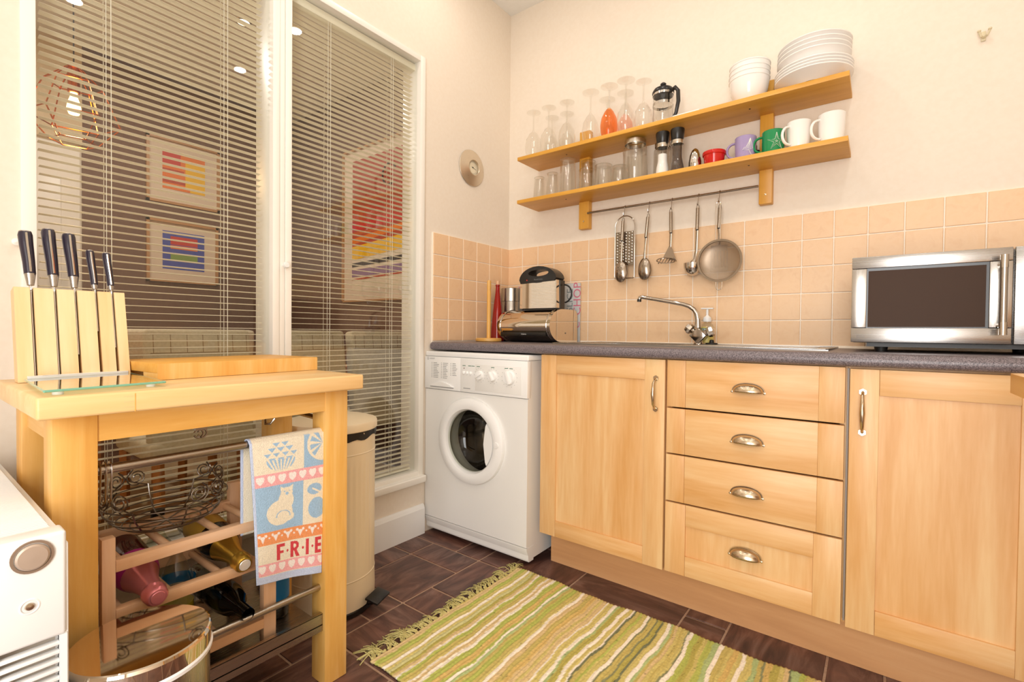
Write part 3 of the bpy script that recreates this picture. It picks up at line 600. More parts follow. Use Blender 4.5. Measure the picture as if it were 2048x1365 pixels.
MB().box((1.949, YF, 0.9812), (1.992, YF + 0.022, mz1 - 0.0352), 0.0015).build('door_stile', 'steel_z', dr)
MB().box((1.688, YF + 0.006, 0.980), (1.949, YF + 0.022, mz1 - 0.034)).build('door_surround', 'mw_frame_black', dr)
MB().box((1.692, YF + 0.004, 0.983), (1.943, YF + 0.0065, mz1 - 0.042)).build('door_window', 'mw_glass', dr)
hd = MB().cyl((1.972, YF - 0.028, 0.995), (1.972, YF - 0.028, 1.135), 0.0075).build('handle', 'steel_z', dr)
for a, c in ((0.962, 0.995), (1.135, 1.168)): MB().cyl((1.972, YF - 0.028, a), (1.972, YF - 0.028, c), 0.0082).build('handle_end', 'chrome', hd)
for z in (0.985, 1.145): MB().cyl((1.972, YF - 0.024, z), (1.967, YF + 0.001, z), 0.005, n=10).build('handle_post', 'chrome', hd)
cp = MB().box((1.996, YF, mz0 + 0.001), (2.128, YF + 0.022, mz1), 0.0015).build('control_panel', 'steel_x', t)
MB().box((2.02, YF - 0.001, 1.11), (2.105, YF + 0.001, 1.15)).build('display', 'mw_frame_black', cp)
MB().lathe([(0.02, 0), (0.019, -0.016), (0.0, -0.017)], (2.062, YF, 0.99), 24, 'y').build('dial', 'chrome', cp)
b = MB(); q = 0.0004
for a in ((1.6665, 0.9525, 1.6845, 0.9530), (1.6665, 0.9595, 1.6845, 0.9600), (1.6665, 0.9525, 1.6670, 0.96), (1.6840, 0.9525, 1.6845, 0.96), (1.6725, 0.9525, 1.6728, 0.96), (1.6785, 0.9525, 1.6788, 0.96)): b.box((a[0], YF - q, a[1]), (a[2], YF + q, a[3]))
for x in (1.6682, 1.6742, 1.6802):
    for z in (0.954, 0.956, 0.958): b.box((x, YF - q, z - 0.0003), (x + 0.003, YF + q, z + 0.0003))
b.build('function_symbols', 'grey_print', dr)
# ------------------------------------------------------------------ things in the worktop corner
t = thing('bread_bin', 'polished steel roll-top bread bin with a black handle strip, under the sandwich toaster', 'bread bin', (0.325, -0.17, 0.91))
bx0, bx1, by0, by1, bz0, bh = 0.166, 0.484, -0.305, -0.045, 0.9122, 0.161
def dprof(g=0.0):
    pts = [(by1 - g, bz0 + g), (by1 - g, bz0 + bh - 0.03 - g)]
    for k in range(1, 7): a = PI / 2 * k / 6; pts.append((by1 - 0.03 + 0.03 * math.cos(a) - g * math.cos(a), bz0 + bh - 0.03 + (0.03 - g) * math.sin(a)))
    cy_, rz, ry = by0 + 0.12, bh / 2, 0.12
    for k in range(0, 17): a = PI / 2 + PI * k / 16; pts.append((cy_ + (ry - g) * math.cos(a), bz0 + rz + (rz - g) * math.sin(a)))
    return pts
bd = MB().prism(dprof(), 'x', bx0 + 0.018, bx1 - 0.018).build('roll_lid', 'mirror_steel', t, smooth=30)
for a, c in ((bx0, bx0 + 0.02), (bx1 - 0.02, bx1)): MB().prism(dprof(-0.0015), 'x', a, c).build('end_panel', 'mirror_steel', t, smooth=30)
for x in (bx0 + 0.02, bx1 - 0.02): MB().tube([(x, p, q) for p, q in dprof(-0.001)[8:-3]], 0.003, 6).build('edge_bead', 'chrome', t)
hz = bz0 + 0.037; MB().box((bx0 + 0.024, by0 - 0.001, hz - 0.008), (bx1 - 0.022, by0 + 0.03, hz + 0.010), 0.002).build('handle_strip', 'black_plastic', t)
text('strip_lettering', 'brabantia', 0.008, fr(0.335, hz + 0.001, by0 - 0.0014), 'white_china', t)
MB().lathe([(0.0, 0.004), (0.003, 0.003), (0.004, 0)], (bx1, -0.16, bz0 + 0.045), 10, 'x').build('pivot_screw', 'dark_chrome', t)
t = thing('sandwich_toaster', 'chrome sandwich toaster stored upright with black carry handle, on the bread bin', 'toaster', (0.385, -0.17, 1.0735))
tx0, tx1, tz0, tz1 = 0.256, 0.480, 1.0752, 1.286
body = [(tx0 + 0.002, tz0 + 0.004), (tx1 - 0.002, tz0 + 0.004), (tx1 - 0.004, tz0 + 0.14)] + [(tx1 - 0.004 - (tx1 - tx0 - 0.008) * k / 12, tz0 + 0.14 - 0.010 * math.sin(PI * k / 12) * (1 if k > 4 else 0.6)) for k in range(1, 13)]
MB().prism(body, 'y', -0.236, -0.208).build('chrome_face', 'mirror_steel', t)
pts = [(tx0, tz0), (tx1, tz0), (tx1, tz0 + 0.14), (tx0, tz0 + 0.135)]
MB().prism(pts, 'y', -0.2075, -0.165).build('black_shell', 'black_plastic', t)
b = MB(); ou = [((tx0 + tx1) / 2 + 0.111 * math.cos(a), tz0 + 0.143 + 0.069 * math.sin(a)) for a in [PI * k / 24 for k in range(25)]]; inn = [((tx0 + tx1) / 2 + 0.005 + 0.06 * math.cos(a), tz0 + 0.178 + 0.016 * math.sin(a)) for a in [2 * PI * k / 24 for k in range(24)]]
ou2 = ou + [(tx0 + 0.001, tz0 + 0.128), ((tx0 + tx1) / 2, tz0 + 0.133), (tx1 - 0.001, tz0 + 0.136)]
m = len(inn); cxh, czh = (tx0 + tx1) / 2 + 0.005, tz0 + 0.178
def outer_at(a):
    best = None
    for k in range(len(ou2)):
        p, q_ = ou2[k], ou2[(k + 1) % len(ou2)]; d = (math.cos(a), math.sin(a)); e = (q_[0] - p[0], q_[1] - p[1]); den = d[0] * e[1] - d[1] * e[0]
        if abs(den) < 1e-12: continue
        s_ = ((p[0] - cxh) * e[1] - (p[1] - czh) * e[0]) / den; u_ = ((p[0] - cxh) * d[1] - (p[1] - czh) * d[0]) / den
        if s_ > 0 and -1e-6 <= u_ <= 1 + 1e-6 and (best is None or s_ < best): best = s_
    return (cxh + best * math.cos(a), czh + best * math.sin(a))
an = [math.atan2(p[1] - czh, p[0] - cxh) for p in inn]; oo = [outer_at(a) for a in an]
vs = [(x, y, z) for y in (-0.242, -0.166) for x, z in inn + oo]; fs = []
for k in range(m):
    q = (k + 1) % m; fs += [(k, q, m + q, m + k), (2 * m + k, 3 * m + k, 3 * m + q, 2 * m + q), (k, 2 * m + k, 2 * m + q, q), (m + k, m + q, 3 * m + q, 3 * m + k)]
b.add(vs, fs).build('carry_handle', 'black_plastic', t)
emit('led_red', 'e0281c', 0.6); MB().lathe([(0.003, 0), (0.002, -0.0015), (0, -0.002)], (0.305, -0.242, tz0 + 0.145), 8, 'y').build('power_lamp', 'led_red', t)
text('maker_lettering', 'Russell Hobbs', 0.009, fr(0.375, tz0 + 0.146, -0.2425), 'grey_print', t)
MB().tube(arc_pts((0.484, -0.18, tz0 + 0.075), 0.044, -1.4, 1.5, 16), 0.004, 8).build('power_cord', 'rubber_black', t)
# kitchen roll holder, bottle, canister, boards
t = thing('kitchen_roll_holder', 'turned wooden kitchen roll stand, empty, beside the red bottle', 'roll holder', (0.133, -0.34, 0.91))
MB().lathe([(0.0, 0.9105), (0.062, 0.9105), (0.066, 0.914), (0.066, 0.924), (0.060, 0.928), (0.0, 0.9285)], (0.140, -0.34, 0), 36).build('base', 'birch_x', t)
MB().lathe([(0.0105, 0.928), (0.0105, 1.165), (0.009, 1.172), (0.011, 1.18), (0.0105, 1.218), (0.005, 1.222), (0, 1.2225)], (0.140, -0.34, 0), 14).build('dowel', 'birch_z', t)
t = thing('red_bottle', 'tall slim red glass bottle with a cork stopper behind the bread bin', 'bottle', (0.083, -0.20, 0.91))
plain('red_glass', '9c1408', 0.08)
MB().lathe([(0.0, 0.9105), (0.034, 0.9105), (0.037, 0.915), (0.034, 0.97), (0.022, 1.10), (0.0125, 1.17), (0.0105, 1.205), (0.0125, 1.207), (0.0125, 1.213), (0.009, 1.214)], (0.083, -0.20, 0), 24).build('glass_body', 'red_glass', t)
MB().cyl((0.083, -0.20, 1.21), (0.083, -0.20, 1.234), 0.0088, 0.0098).build('cork', 'beech_z', t)
t = thing('steel_canister', 'brushed steel storage canister standing in the corner behind the bread bin', 'canister', (0.105, -0.10, 0.91))
MB().lathe([(0.0, 0.9105), (0.056, 0.9105), (0.057, 0.913), (0.057, 1.125), (0.056, 1.127)], (0.105, -0.105, 0), 36).build('jar', 'steel_z', t)
MB().lathe([(0.058, 1.128), (0.058, 1.196), (0.055, 1.200), (0.0, 1.201)], (0.105, -0.105, 0), 36).build('lid', 'steel_z', t)
t = thing('glass_worktop_saver', 'pale grey printed chopping board leaning on the tiles behind the bread bin', 'board', (0.32, -0.02, 0.91))
speck('board_grey', 'c9c8c6', 'd2d0cc', 30, 0.25); plain('pink_ink', 'd9758a', 0.5); plain('slate_ink', '7f8a8c', 0.5)
MB().box((0.085, -0.024, 0.9105), (0.488, -0.018, 1.218), 0.001).build('board', 'board_grey', t)
def up(cx, cz): return lambda x, z: (cx - z, -0.0244, cz + x)
text('printed_word', 'CHOP', 0.062, up(0.472, 1.135), 'pink_ink', t); text('printed_word', 'C', 0.05, up(0.472, 1.0), 'pink_ink', t)
text('printed_word', 'SLICE', 0.05, up(0.428, 1.13), 'slate_ink', t); text('printed_word', 'CHOP', 0.062, up(0.113, 1.13), 'pink_ink', t)
# ------------------------------------------------------------------ wall shelf and what stands on it
t = thing('wall_shelf', 'two-tier orange wooden wall shelf on two uprights with a hanging rail', 'shelf', (0.92, 0, 1.49))
ZL, ZU = 1.6450, 1.8670
for z in (ZL, ZU): MB().box((0.206, -0.200, z - 0.018), (1.623, -0.001, z), 0.001).build('shelf_board', 'shelf_wood', t)
for x0, x1 in ((0.480, 0.538), (1.317, 1.366)):
    u = MB().box((x0, -0.036, 1.490), (x1, -0.0005, 1.985), 0.003).build('upright', 'shelf_wood_z', t)
    MB().lathe([(0.0, -0.0025), (0.004, -0.002), (0.0045, 0)], ((x0 + x1) / 2, -0.036, 1.528), 10, 'y').build('screw', 'nickel', u)
    for z in (ZL, ZU): MB().lathe([(0.0, -0.001), (0.0035, -0.001), (0.0035, 0)], (x0 - 0.02, -0.13, z - 0.018), 8).build('screw_hole', 'dark_gap', t)
MB().cyl((0.538, -0.05, 1.563), (1.318, -0.05, 1.561), 0.0052, n=12).build('hanging_rail', 'dark_chrome', t)
def lathe_thing(name, prof, mat, label, cat, loc, group=None, n=28, smooth=35):
    o = MB().lathe(prof, (0, 0, 0), n).build(name, mat, smooth=smooth); o.location = loc; return tag(o, label, cat, group)
WG = [(0.031, 0.0), (0.040, 0.03), (0.0425, 0.055), (0.039, 0.09), (0.024, 0.120), (0.008, 0.136), (0.0042, 0.145), (0.0038, 0.205), (0.007, 0.222), (0.020, 0.229), (0.037, 0.2325), (0.0372, 0.234), (0.015, 0.2335), (0.0, 0.233)]
FL = [(0.029, 0.0), (0.037, 0.03), (0.0405, 0.06), (0.036, 0.095), (0.022, 0.125), (0.008, 0.143), (0.0045, 0.152), (0.0042, 0.215), (0.008, 0.233), (0.022, 0.240), (0.0405, 0.2435), (0.0407, 0.245), (0.0, 0.244)]
def wine(kind, x, y, label, mat='clear_glass', s=1.0):
    t = thing('wine_glass', label, 'glass', (x, y, ZU + 0.0003), group='upturned wine glasses on the upper shelf')
    pr = [(r * s, h * s) for r, h in (WG if kind == 'w' else FL)]
    MB().lathe(pr[:6], n=28).build('bowl', mat, t, local=True); MB().lathe(pr[5:9], n=14).build('stem', 'clear_glass', t, local=True); MB().lathe(pr[8:], n=28).build('foot', 'clear_glass', t, local=True); return t
wine('w', 0.268, -0.145, 'upturned clear wine glass at the left end of the upper shelf, front row')
wine('w', 0.362, -0.145, 'upturned clear wine glass, second from the left end of the upper shelf, front row')
wine('w', 0.466, -0.14, 'upturned clear wine glass, third from the left on the upper shelf, front row')
wine('w', 0.322, -0.052, 'upturned clear wine glass behind the two leftmost front glasses', s=0.97)
wine('w', 0.412, -0.052, 'upturned clear wine glass in the back row, just left of the left upright', s=0.96)
wine('f', 0.597, -0.14, 'upturned clear wine glass beside the left upright, left of the orange one')
wine('f', 0.694, -0.14, 'upturned wine glass with an orange tinted bowl', 'orange_glass')
wine('f', 0.780, -0.145, 'upturned tall clear wine glass immediately right of the orange one')
wine('f', 0.640, -0.052, 'upturned clear wine glass in the back row behind the orange one', s=0.95)
wine('f', 0.735, -0.052, 'upturned wine glass with a pinkish bowl behind the tall glasses', 'pink_glass', 0.97)
wine('w', 0.858, -0.13, 'upturned shorter clear wine glass beside the coffee press', s=0.95)
# coffee press
t = thing('coffee_press', 'glass coffee press with black lid and handle on the upper shelf', 'coffee press', (0.942, -0.12, ZU))
cx, cy = 0.942, -0.115
MB().lathe([(0.0, 0.0005), (0.040, 0.001), (0.043, 0.006), (0.043, 0.150)], (cx, cy, ZU), 32).build('beaker', 'clear_glass', t)
MB().lathe([(0.0442, 0.094), (0.0442, 0.106), (0.0436, 0.106), (0.0436, 0.094), (0.0442, 0.094)], (cx, cy, ZU), 32).build('band', 'chrome', t)
MB().lathe([(0.0445, 0.138), (0.0445, 0.149)], (cx, cy, ZU), 32).build('upper_band', 'chrome', t)
MB().lathe([(0.0, 0.006), (0.041, 0.007), (0.041, 0.012), (0.0, 0.013)], (cx, cy, ZU), 28).build('plunger_plate', 'chrome', t)
MB().cyl((cx, cy, ZU + 0.01), (cx, cy, ZU + 0.16), 0.002, n=8).build('plunger_rod', 'chrome', t)
MB().lathe([(0.0465, 0.149), (0.047, 0.156), (0.040, 0.168), (0.02, 0.175), (0.008, 0.177), (0.0, 0.177)], (cx, cy, ZU), 32).build('lid', 'black_plastic', t)
MB().lathe([(0.006, 0.176), (0.006, 0.182), (0.012, 0.185), (0.013, 0.192), (0.008, 0.197), (0.0, 0.198)], (cx, cy, ZU), 18).build('plunger_knob', 'black_plastic', t)
MB().tube([(cx + 0.040, cy - 0.016, ZU + 0.145), (cx + 0.062, cy - 0.025, ZU + 0.150), (cx + 0.076, cy - 0.03, ZU + 0.130), (cx + 0.078, cy - 0.031, ZU + 0.085), (cx + 0.068, cy - 0.028, ZU + 0.04), (cx + 0.047, cy - 0.018, ZU + 0.012)], [0.008, 0.0085, 0.0085, 0.0085, 0.0075, 0.006], 10).build('handle', 'black_plastic', t)
# white packet
t = thing('napkin_packet', 'white flat packet lying on the upper shelf beside the coffee press', 'packet', (1.06, -0.10, ZU))
plain('paper_white', 'efece8', 0.7)
MB().box((1.0, -0.165, ZU + 0.0005), (1.115, -0.05, ZU + 0.022), 0.006, 2).build('packet', 'paper_white', t)
MB().box((1.005, -0.167, ZU + 0.008), (1.11, -0.164, ZU + 0.012)).build('seam', 'grey_print', t)
# bowls and plates
BW = [(0.0, 0.001), (0.034, 0.001), (0.036, 0.0), (0.038, 0.004), (0.055, 0.022), (0.066, 0.050), (0.0712, 0.080), (0.0725, 0.0935), (0.0745, 0.0945), (0.0748, 0.0985), (0.0735, 0.0995), (0.070, 0.094), (0.069, 0.08), (0.063, 0.05), (0.052, 0.024), (0.03, 0.008), (0.0, 0.007)]
o = lathe_thing('china_bowl', BW, 'white_china', 'white china bowl at the bottom of the stack of bowls', 'bowl', (1.290, -0.115, ZU + 0.0003), 'stacked white bowls', 40)
for k, w_ in enumerate(('second white china bowl from the bottom of its stack', 'third white china bowl from the bottom of its stack', 'topmost white china bowl of its stack')):
    again(o, (1.290 + 0.0008 * k, -0.115, ZU + 0.0003 + 0.0185 * (k + 1)), label=w_)
PL = [(0.0, 0.002), (0.070, 0.002), (0.073, 0.0), (0.076, 0.002), (0.088, 0.008), (0.112, 0.022), (0.1230, 0.0268), (0.1245, 0.0278), (0.1247, 0.0310), (0.1230, 0.0318), (0.110, 0.0255), (0.086, 0.0115), (0.07, 0.0065), (0.0, 0.006)]
o = lathe_thing('dinner_plate', PL, 'white_china', 'white dinner plate, lowest of the plate stack on the upper shelf', 'plate', (1.508, -0.128, ZU + 0.0003), 'stacked white plates', 48)
for k, w_ in enumerate(('second white dinner plate from the bottom of the plate stack', 'third white dinner plate from the bottom of the plate stack', 'uppermost of the four white dinner plates, under the deep dishes')):
    again(o, (1.508, -0.128, ZU + 0.0003 + 0.0105 * (k + 1)), label=w_)
PD = [(0.0, 0.002), (0.062, 0.002), (0.066, 0.0), (0.07, 0.004), (0.090, 0.030), (0.104, 0.052), (0.1160, 0.0578), (0.1175, 0.0588), (0.1177, 0.0618), (0.1155, 0.0625), (0.102, 0.0555), (0.086, 0.031), (0.066, 0.008), (0.0, 0.0075)]
zb = ZU + 0.0003 + 0.0105 * 3 + 0.0065
o = lathe_thing('pasta_dish', PD, 'white_china', 'deep white pasta dish, lowest of the deep dishes on the plates', 'dish', (1.508, -0.124, zb), 'stacked deep dishes', 48)
for k, w_ in enumerate(('second deep white pasta dish from the bottom', 'third deep white pasta dish from the bottom', 'topmost deep white pasta dish of the whole stack')):
    again(o, (1.508 + 0.001 * k, -0.124, zb + 0.0160 * (k + 1)), label=w_)
# tumblers and jars on the lower shelf
def tumbler(x, y, r0, r1, hh, label, bands=()):
    pr = [(r0, 0.0), (r1 + (r0 - r1) * 0.5, hh * 0.5), (r1, hh - 0.004), (r1 - 0.003, hh), (0.0, hh)] ; pr2 = [(r1 - 0.0045, hh - 0.012), (0, hh - 0.012)]
    t = thing('glass_tumbler', label, 'glass', (x, y, ZL + 0.0003), group='upturned tumblers on the lower shelf')
    MB().lathe(pr, n=28).build('glass_wall', 'clear_glass', t, local=True); MB().lathe([(r0 - 0.003, 0.0), (r1 - 0.0045, hh - 0.012), (0, hh - 0.012)], n=28).build('inner_wall', 'clear_glass', t, local=True)
    MB().tube([(r1 * math.cos(a), r1 * math.sin(a), hh - 0.002) for a in [2 * PI * k / 24 for k in range(24)]], 0.0016, 6, closed=True).build('base_ring', 'plastic_clear', t, local=True); return t
tumbler(0.305, -0.14, 0.034, 0.027, 0.115, 'upturned clear tumbler at the left end of the lower shelf')
tumbler(0.385, -0.14, 0.036, 0.028, 0.122, 'upturned clear tumbler, second from the left on the lower shelf')
tumbler(0.472, -0.135, 0.042, 0.037, 0.175, 'tall upturned clear tumbler, third from the left on the lower shelf')
tumbler(0.545, -0.06, 0.040, 0.036, 0.172, 'tall upturned clear tumbler in front of the left upright')
tumbler(0.583, -0.145, 0.044, 0.038, 0.100, 'short stout upturned tumbler, left of the pair before the storage jar')
tumbler(0.672, -0.145, 0.043, 0.040, 0.103, 'short stout upturned tumbler, right of the pair before the storage jar')
tumbler(0.722, -0.075, 0.042, 0.036, 0.108, 'short upturned tumbler tucked behind, touching the storage jar')
plain('lid_steel', 'cfc8bd', 0.25, 1.0)
def jar(x, y, r, hh, label):
    t = thing('storage_jar', label, 'jar', (x, y, ZL + 0.0003), group='glass storage jars on the lower shelf')
    MB().lathe([(0.0, 0.001), (r - 0.004, 0.001), (r, 0.008), (r, hh * 0.72), (r * 0.93, hh * 0.8), (r * 0.80, hh * 0.85), (r * 0.78, hh * 0.9)], n=36).build('glass_wall', 'clear_glass', t, local=True)
    MB().lathe([(0.0, 0.007), (r - 0.005, 0.008), (r - 0.004, hh * 0.72)], n=36).build('inner_wall', 'clear_glass', t, local=True)
    MB().lathe([(r * 0.84, hh * 0.885), (r * 0.85, hh * 0.90), (r * 0.85, hh * 0.985), (r * 0.80, hh), (0, hh)], n=36).build('lid', 'lid_steel', t, local=True)
jar(0.816, -0.115, 0.056, 0.196, 'large clear storage jar with steel lid in the middle of lower shelf')
jar(0.922, -0.058, 0.040, 0.178, 'slimmer clear storage jar with steel lid, behind the salt mill')
def mill(x, y, fill, label):
    t = thing('spice_mill', label, 'mill', (x, y, ZL + 0.0003), group='salt and pepper mills')
    MB().lathe([(0.0, 0.001), (0.030, 0.001), (0.031, 0.006), (0.027, 0.03), (0.021, 0.06), (0.0205, 0.09), (0.023, 0.118), (0.023, 0.124)], n=28).build('glass_body', 'clear_glass', t, local=True)
    MB().lathe([(0.0, 0.003), (0.028, 0.003), (0.0255, 0.03), (0.0195, 0.06), (0.019, 0.088 if fill == 'salt_white' else 0.108), (0.0, 0.090 if fill == 'salt_white' else 0.11)], n=24).build('filling', fill, t, local=True)
    MB().lathe([(0.0245, 0.118), (0.025, 0.120), (0.025, 0.134), (0.0235, 0.135)], n=28).build('steel_collar', 'lid_steel', t, local=True)
    MB().lathe([(0.022, 0.135), (0.025, 0.140), (0.029, 0.176), (0.028, 0.182), (0.0, 0.183)], n=28).build('grinder_cap', 'black_plastic', t, local=True)
plain('salt_white', 'fbfaf7', 0.8); speck('pepper_black', '2a1c16', '5b4636', 350, 0.8, 0.3)
mill(0.958, -0.155, 'salt_white', 'glass salt mill with black cap on the lower shelf'); mill(1.022, -0.155, 'pepper_black', 'glass pepper mill full of black peppercorns on the lower shelf')
lathe_thing('steel_egg', [(0.0, 0.0), (0.020, 0.001), (0.026, 0.012), (0.0265, 0.03), (0.022, 0.06), (0.014, 0.081), (0.006, 0.089), (0.0, 0.0905)], 'chrome', 'polished steel bullet-shaped egg timer beside the red ramekin', 'timer', (1.092, -0.14, ZL + 0.0003))
plain('red_glaze', 'c5170f', 0.12)
lathe_thing('ramekin', [(0.0, 0.001), (0.034, 0.001), (0.036, 0.004), (0.041, 0.042), (0.0445, 0.044), (0.0455, 0.052), (0.044, 0.0575), (0.041, 0.0575), (0.036, 0.01), (0.0, 0.008)], 'red_glaze', 'glossy red ramekin between the egg timer and purple mug', 'ramekin', (1.168, -0.14, ZL + 0.0003), n=36)
plain('glaze_purple', 'a393bd', 0.15); plain('glaze_green', '1f8a52', 0.15); plain('glaze_line', 'eef0e6', 0.4)
def mug(x, y, r, hh, mat, ang, label, taper=0.92):
    t = thing('mug', label, 'mug', (x, y, ZL + 0.0003), group='mugs on the lower shelf')
    MB().lathe([(0.0, 0.002), (r * taper - 0.006, 0.002), (r * taper - 0.004, 0.0), (r * taper, 0.004), (r * (taper + 1) / 2 + 0.001, hh * 0.45), (r, hh - 0.002), (r - 0.0015, hh), (r - 0.0035, hh - 0.003), (r * taper - 0.004, 0.008), (0.0, 0.007)], n=40).build('cup', mat, t, local=True)
    pts = []
    for k in range(11):
        a = PI / 2 - PI * k / 10; rr = r - 0.003 + 0.031 * math.cos(a) ** 0.8; z = hh * 0.52 + hh * 0.31 * math.sin(a); pts.append((rr * math.cos(ang), rr * math.sin(ang), z))
    MB().tube(pts, 0.0058, 10, flat=0.8).build('handle', mat, t, local=True); return t
def mug_lines(t, r, lines, th=0.0008):
    b = MB()
    for ln in lines: b.tube([((r + 0.0007) * math.cos(a), (r + 0.0007) * math.sin(a), z) for a, z in ln], th, 5)
    b.build('line_drawing', 'glaze_line', t, local=True)
CA = -PI / 2 + 0.25
m1 = mug(1.283, -0.125, 0.0395, 0.094, 'glaze_purple', PI + 0.15, 'purple mug with a white scallop line drawing on the lower shelf')
s = lambda u, v: (CA + 0.15 + u / 0.0395, 0.047 + v)
mug_lines(m1, 0.0395, [[s(0.010, 0.032), s(-0.018, -0.012), s(0.002, -0.014), s(0.018, -0.008), s(0.010, 0.032)]] + [[s(0.010, 0.03), s(-0.010 + 0.006 * k, -0.010)] for k in range(4)] + [[s(0.004, -0.014), s(0.012, -0.03), s(0.022, -0.034)]])
m2 = mug(1.381, -0.125, 0.0395, 0.094, 'glaze_green', PI + 0.25, 'green mug with a white starfish line drawing on the lower shelf')
s = lambda u, v: (CA + 0.2 + u / 0.0395, 0.045 + v)
star = []
for k in range(10): rr = 0.033 if k % 2 == 0 else 0.0095; a = PI / 2 + PI * k / 5; star.append(s(rr * math.cos(a), rr * math.sin(a)))
dots = [[s(q * math.cos(a) - 0.0006, q * math.sin(a)), s(q * math.cos(a) + 0.0006, q * math.sin(a))] for a in [PI / 2 + 2 * PI * k / 5 for k in range(5)] for q in (0.008, 0.013, 0.018, 0.023)]
mug_lines(m2, 0.0395, [star + [star[0]]] + dots + [[s(0.003 * math.cos(a), 0.003 * math.sin(a)) for a in [2 * PI * k / 10 for k in range(11)]]])
mug(1.466, -0.125, 0.041, 0.108, 'white_china', -PI / 2 - 0.75, 'white mug with its handle towards the room, beside the green mug', 0.8)
mug(1.568, -0.12, 0.044, 0.112, 'white_china', PI + 0.62, 'white mug at the right end of the lower shelf', 0.82)
plain('glaze_navy', '1d2740', 0.15)
mug(1.276, -0.046, 0.034, 0.085, 'glaze_navy', PI / 2 - 0.9, 'dark blue mug in the back row, glimpsed behind the purple mug')
# ------------------------------------------------------------------ hooks and hanging utensils
def s_hook(x, label, drop=0.045):
    z = 1.562; pts = arc_pts((x, -0.05, z), 0.0072, PI * 1.15, -0.05, 8, 'yz'); pts = [(p[0], p[1], p[2]) for p in pts]
    pts = pts + [(x, -0.058 + 0.0, z - 0.012)] if False else arc_pts((x, -0.05, z + 0.0005), 0.0068, -0.2, PI, 8, 'yz') + [(x, -0.0575, z - 0.012), (x - 0.002, -0.058, z - drop + 0.008)] + [(x - 0.002, -0.058 - 0.006 + 0.006 * math.cos(a), z - drop + 0.008 - 0.008 * math.sin(a)) for a in [PI * k / 6 for k in range(1, 7)]] + [(x - 0.002, -0.0705, z - drop + 0.016)]
    return tag(MB().tube(pts, 0.0016, 8).build('s_hook', 'dark_chrome'), label, 'hook', 'hooks on the hanging rail')
for x, w_ in ((0.742, 'grater'), (0.863, 'solid serving spoon'), (0.968, 'masher'), (1.084, 'ladle'), (1.171, 'sieve')): s_hook(x, 'small steel hook on the rail carrying the ' + w_)
# grater
t = thing('flat_grater', 'flat steel grater in a wire frame hanging from the first hook', 'grater', (0.743, -0.045, 1.52))
gx, gy = 0.742, -0.052
pts = arc_pts((gx, gy, 1.470), 0.050, 0, PI, 14) + [(gx - 0.050, gy, 1.238)] + arc_pts((gx - 0.042, gy, 1.230), 0.008, PI, 1.5 * PI, 4) + arc_pts((gx + 0.042, gy, 1.230), 0.008, 1.5 * PI, 2 * PI, 4)
MB().tube(pts, 0.0026, 8, closed=True).build('wire_frame', 'utensil_steel', t)
pl = MB().box((gx - 0.046, gy - 0.001, 1.285), (gx + 0.046, gy + 0.001, 1.445)).build('grating_plate', 'dark_chrome', t)
b = MB()
for i in range(6):
    for j in range(11): b.lathe([(0.0050, 0.0), (0.0038, -0.0024), (0.0016, -0.0034), (0.0, -0.0034)], (gx - 0.037 + i * 0.0148, gy - 0.001, 1.298 + j * 0.0138 + (i % 2) * 0.004), 8, 'y')
b.build('grating_teeth', 'chrome', pl)
def utensil(name, x, ztop, label, cat, hy=-0.064, hl=0.092, lean=0.0):
    t = thing(name, label, cat, (x, hy, ztop)); b = MB(); zt = ztop - 0.018
    MB().tube([(x - lean * 0.2, hy, zt), (x - lean, hy, zt - hl)], 0.0075, 14).build('handle', 'utensil_steel', t)
    MB().tube([(x - 0.0055, hy, zt), (x - 0.0045, hy, zt + 0.010), (x, hy, zt + 0.0165), (x + 0.0045, hy, zt + 0.010), (x + 0.0055, hy, zt)], 0.0014, 6).build('hanging_loop', 'wire_steel', t)
    MB().tube([(x - lean, hy, zt - hl), (x - lean, hy, zt - hl - 0.004)], 0.0062, 12).build('ferrule', 'black_plastic', t)
    return t, zt - hl - 0.004, hy
def spoon(x, ztop, label, lean, mat, holes=False, hy=-0.064):
    t, z, hy = utensil('serving_spoon', x, ztop, label, 'spoon', hy, lean=lean); xx = x - lean
    MB().tube([(xx, hy, z), (xx - lean * 0.4, hy - 0.001, z - 0.05), (xx - lean * 0.7, hy, z - 0.095)], [0.0052, 0.0038, 0.0065], 10, flat=0.5, up=(0, 1, 0)).build('shaft', 'utensil_steel', t)
    cxx, cz = xx - lean * 0.5, z - 0.142
    def fn(u, v):
        a = 2 * PI * u; r = v; w_ = 0.031 * (1.0 - 0.12 * math.sin(a)); return (cxx + w_ * r * math.cos(a), hy + 0.002 - 0.014 * (1 - r * r), cz + 0.052 * r * math.sin(a))
    b = MB().grid(fn, 32, 8); bw = b.build('bowl', mat, t, solid=0.0012, weld=True)
    if holes:
        b = MB()
        for dx, dz in ((-0.01, 0.018), (0.006, 0.018), (-0.014, 0.004), (0, 0.004), (0.013, 0.004), (-0.008, -0.01), (0.008, -0.01), (0, -0.025)):
            r2 = (dx / 0.031) ** 2 + (dz / 0.052) ** 2; b.lathe([(0.0, -0.0016), (0.0019, -0.0015), (0.0019, 0)], (cxx + dx, hy + 0.002 - 0.014 * (1 - r2), cz + dz), 8, 'y')
        b.build('drain_holes', 'dark_gap', bw)
spoon(0.742, 1.510, 'slotted steel serving spoon hanging in front of the grater', 0.006, 'utensil_steel', True, -0.072)
spoon(0.862, 1.515, 'solid steel serving spoon on the second hook', 0.010, 'utensil_steel')
t, z, hy = utensil('potato_masher', 0.966, 1.522, 'steel masher with a slotted curved foot on the third hook', 'masher', lean=-0.002)
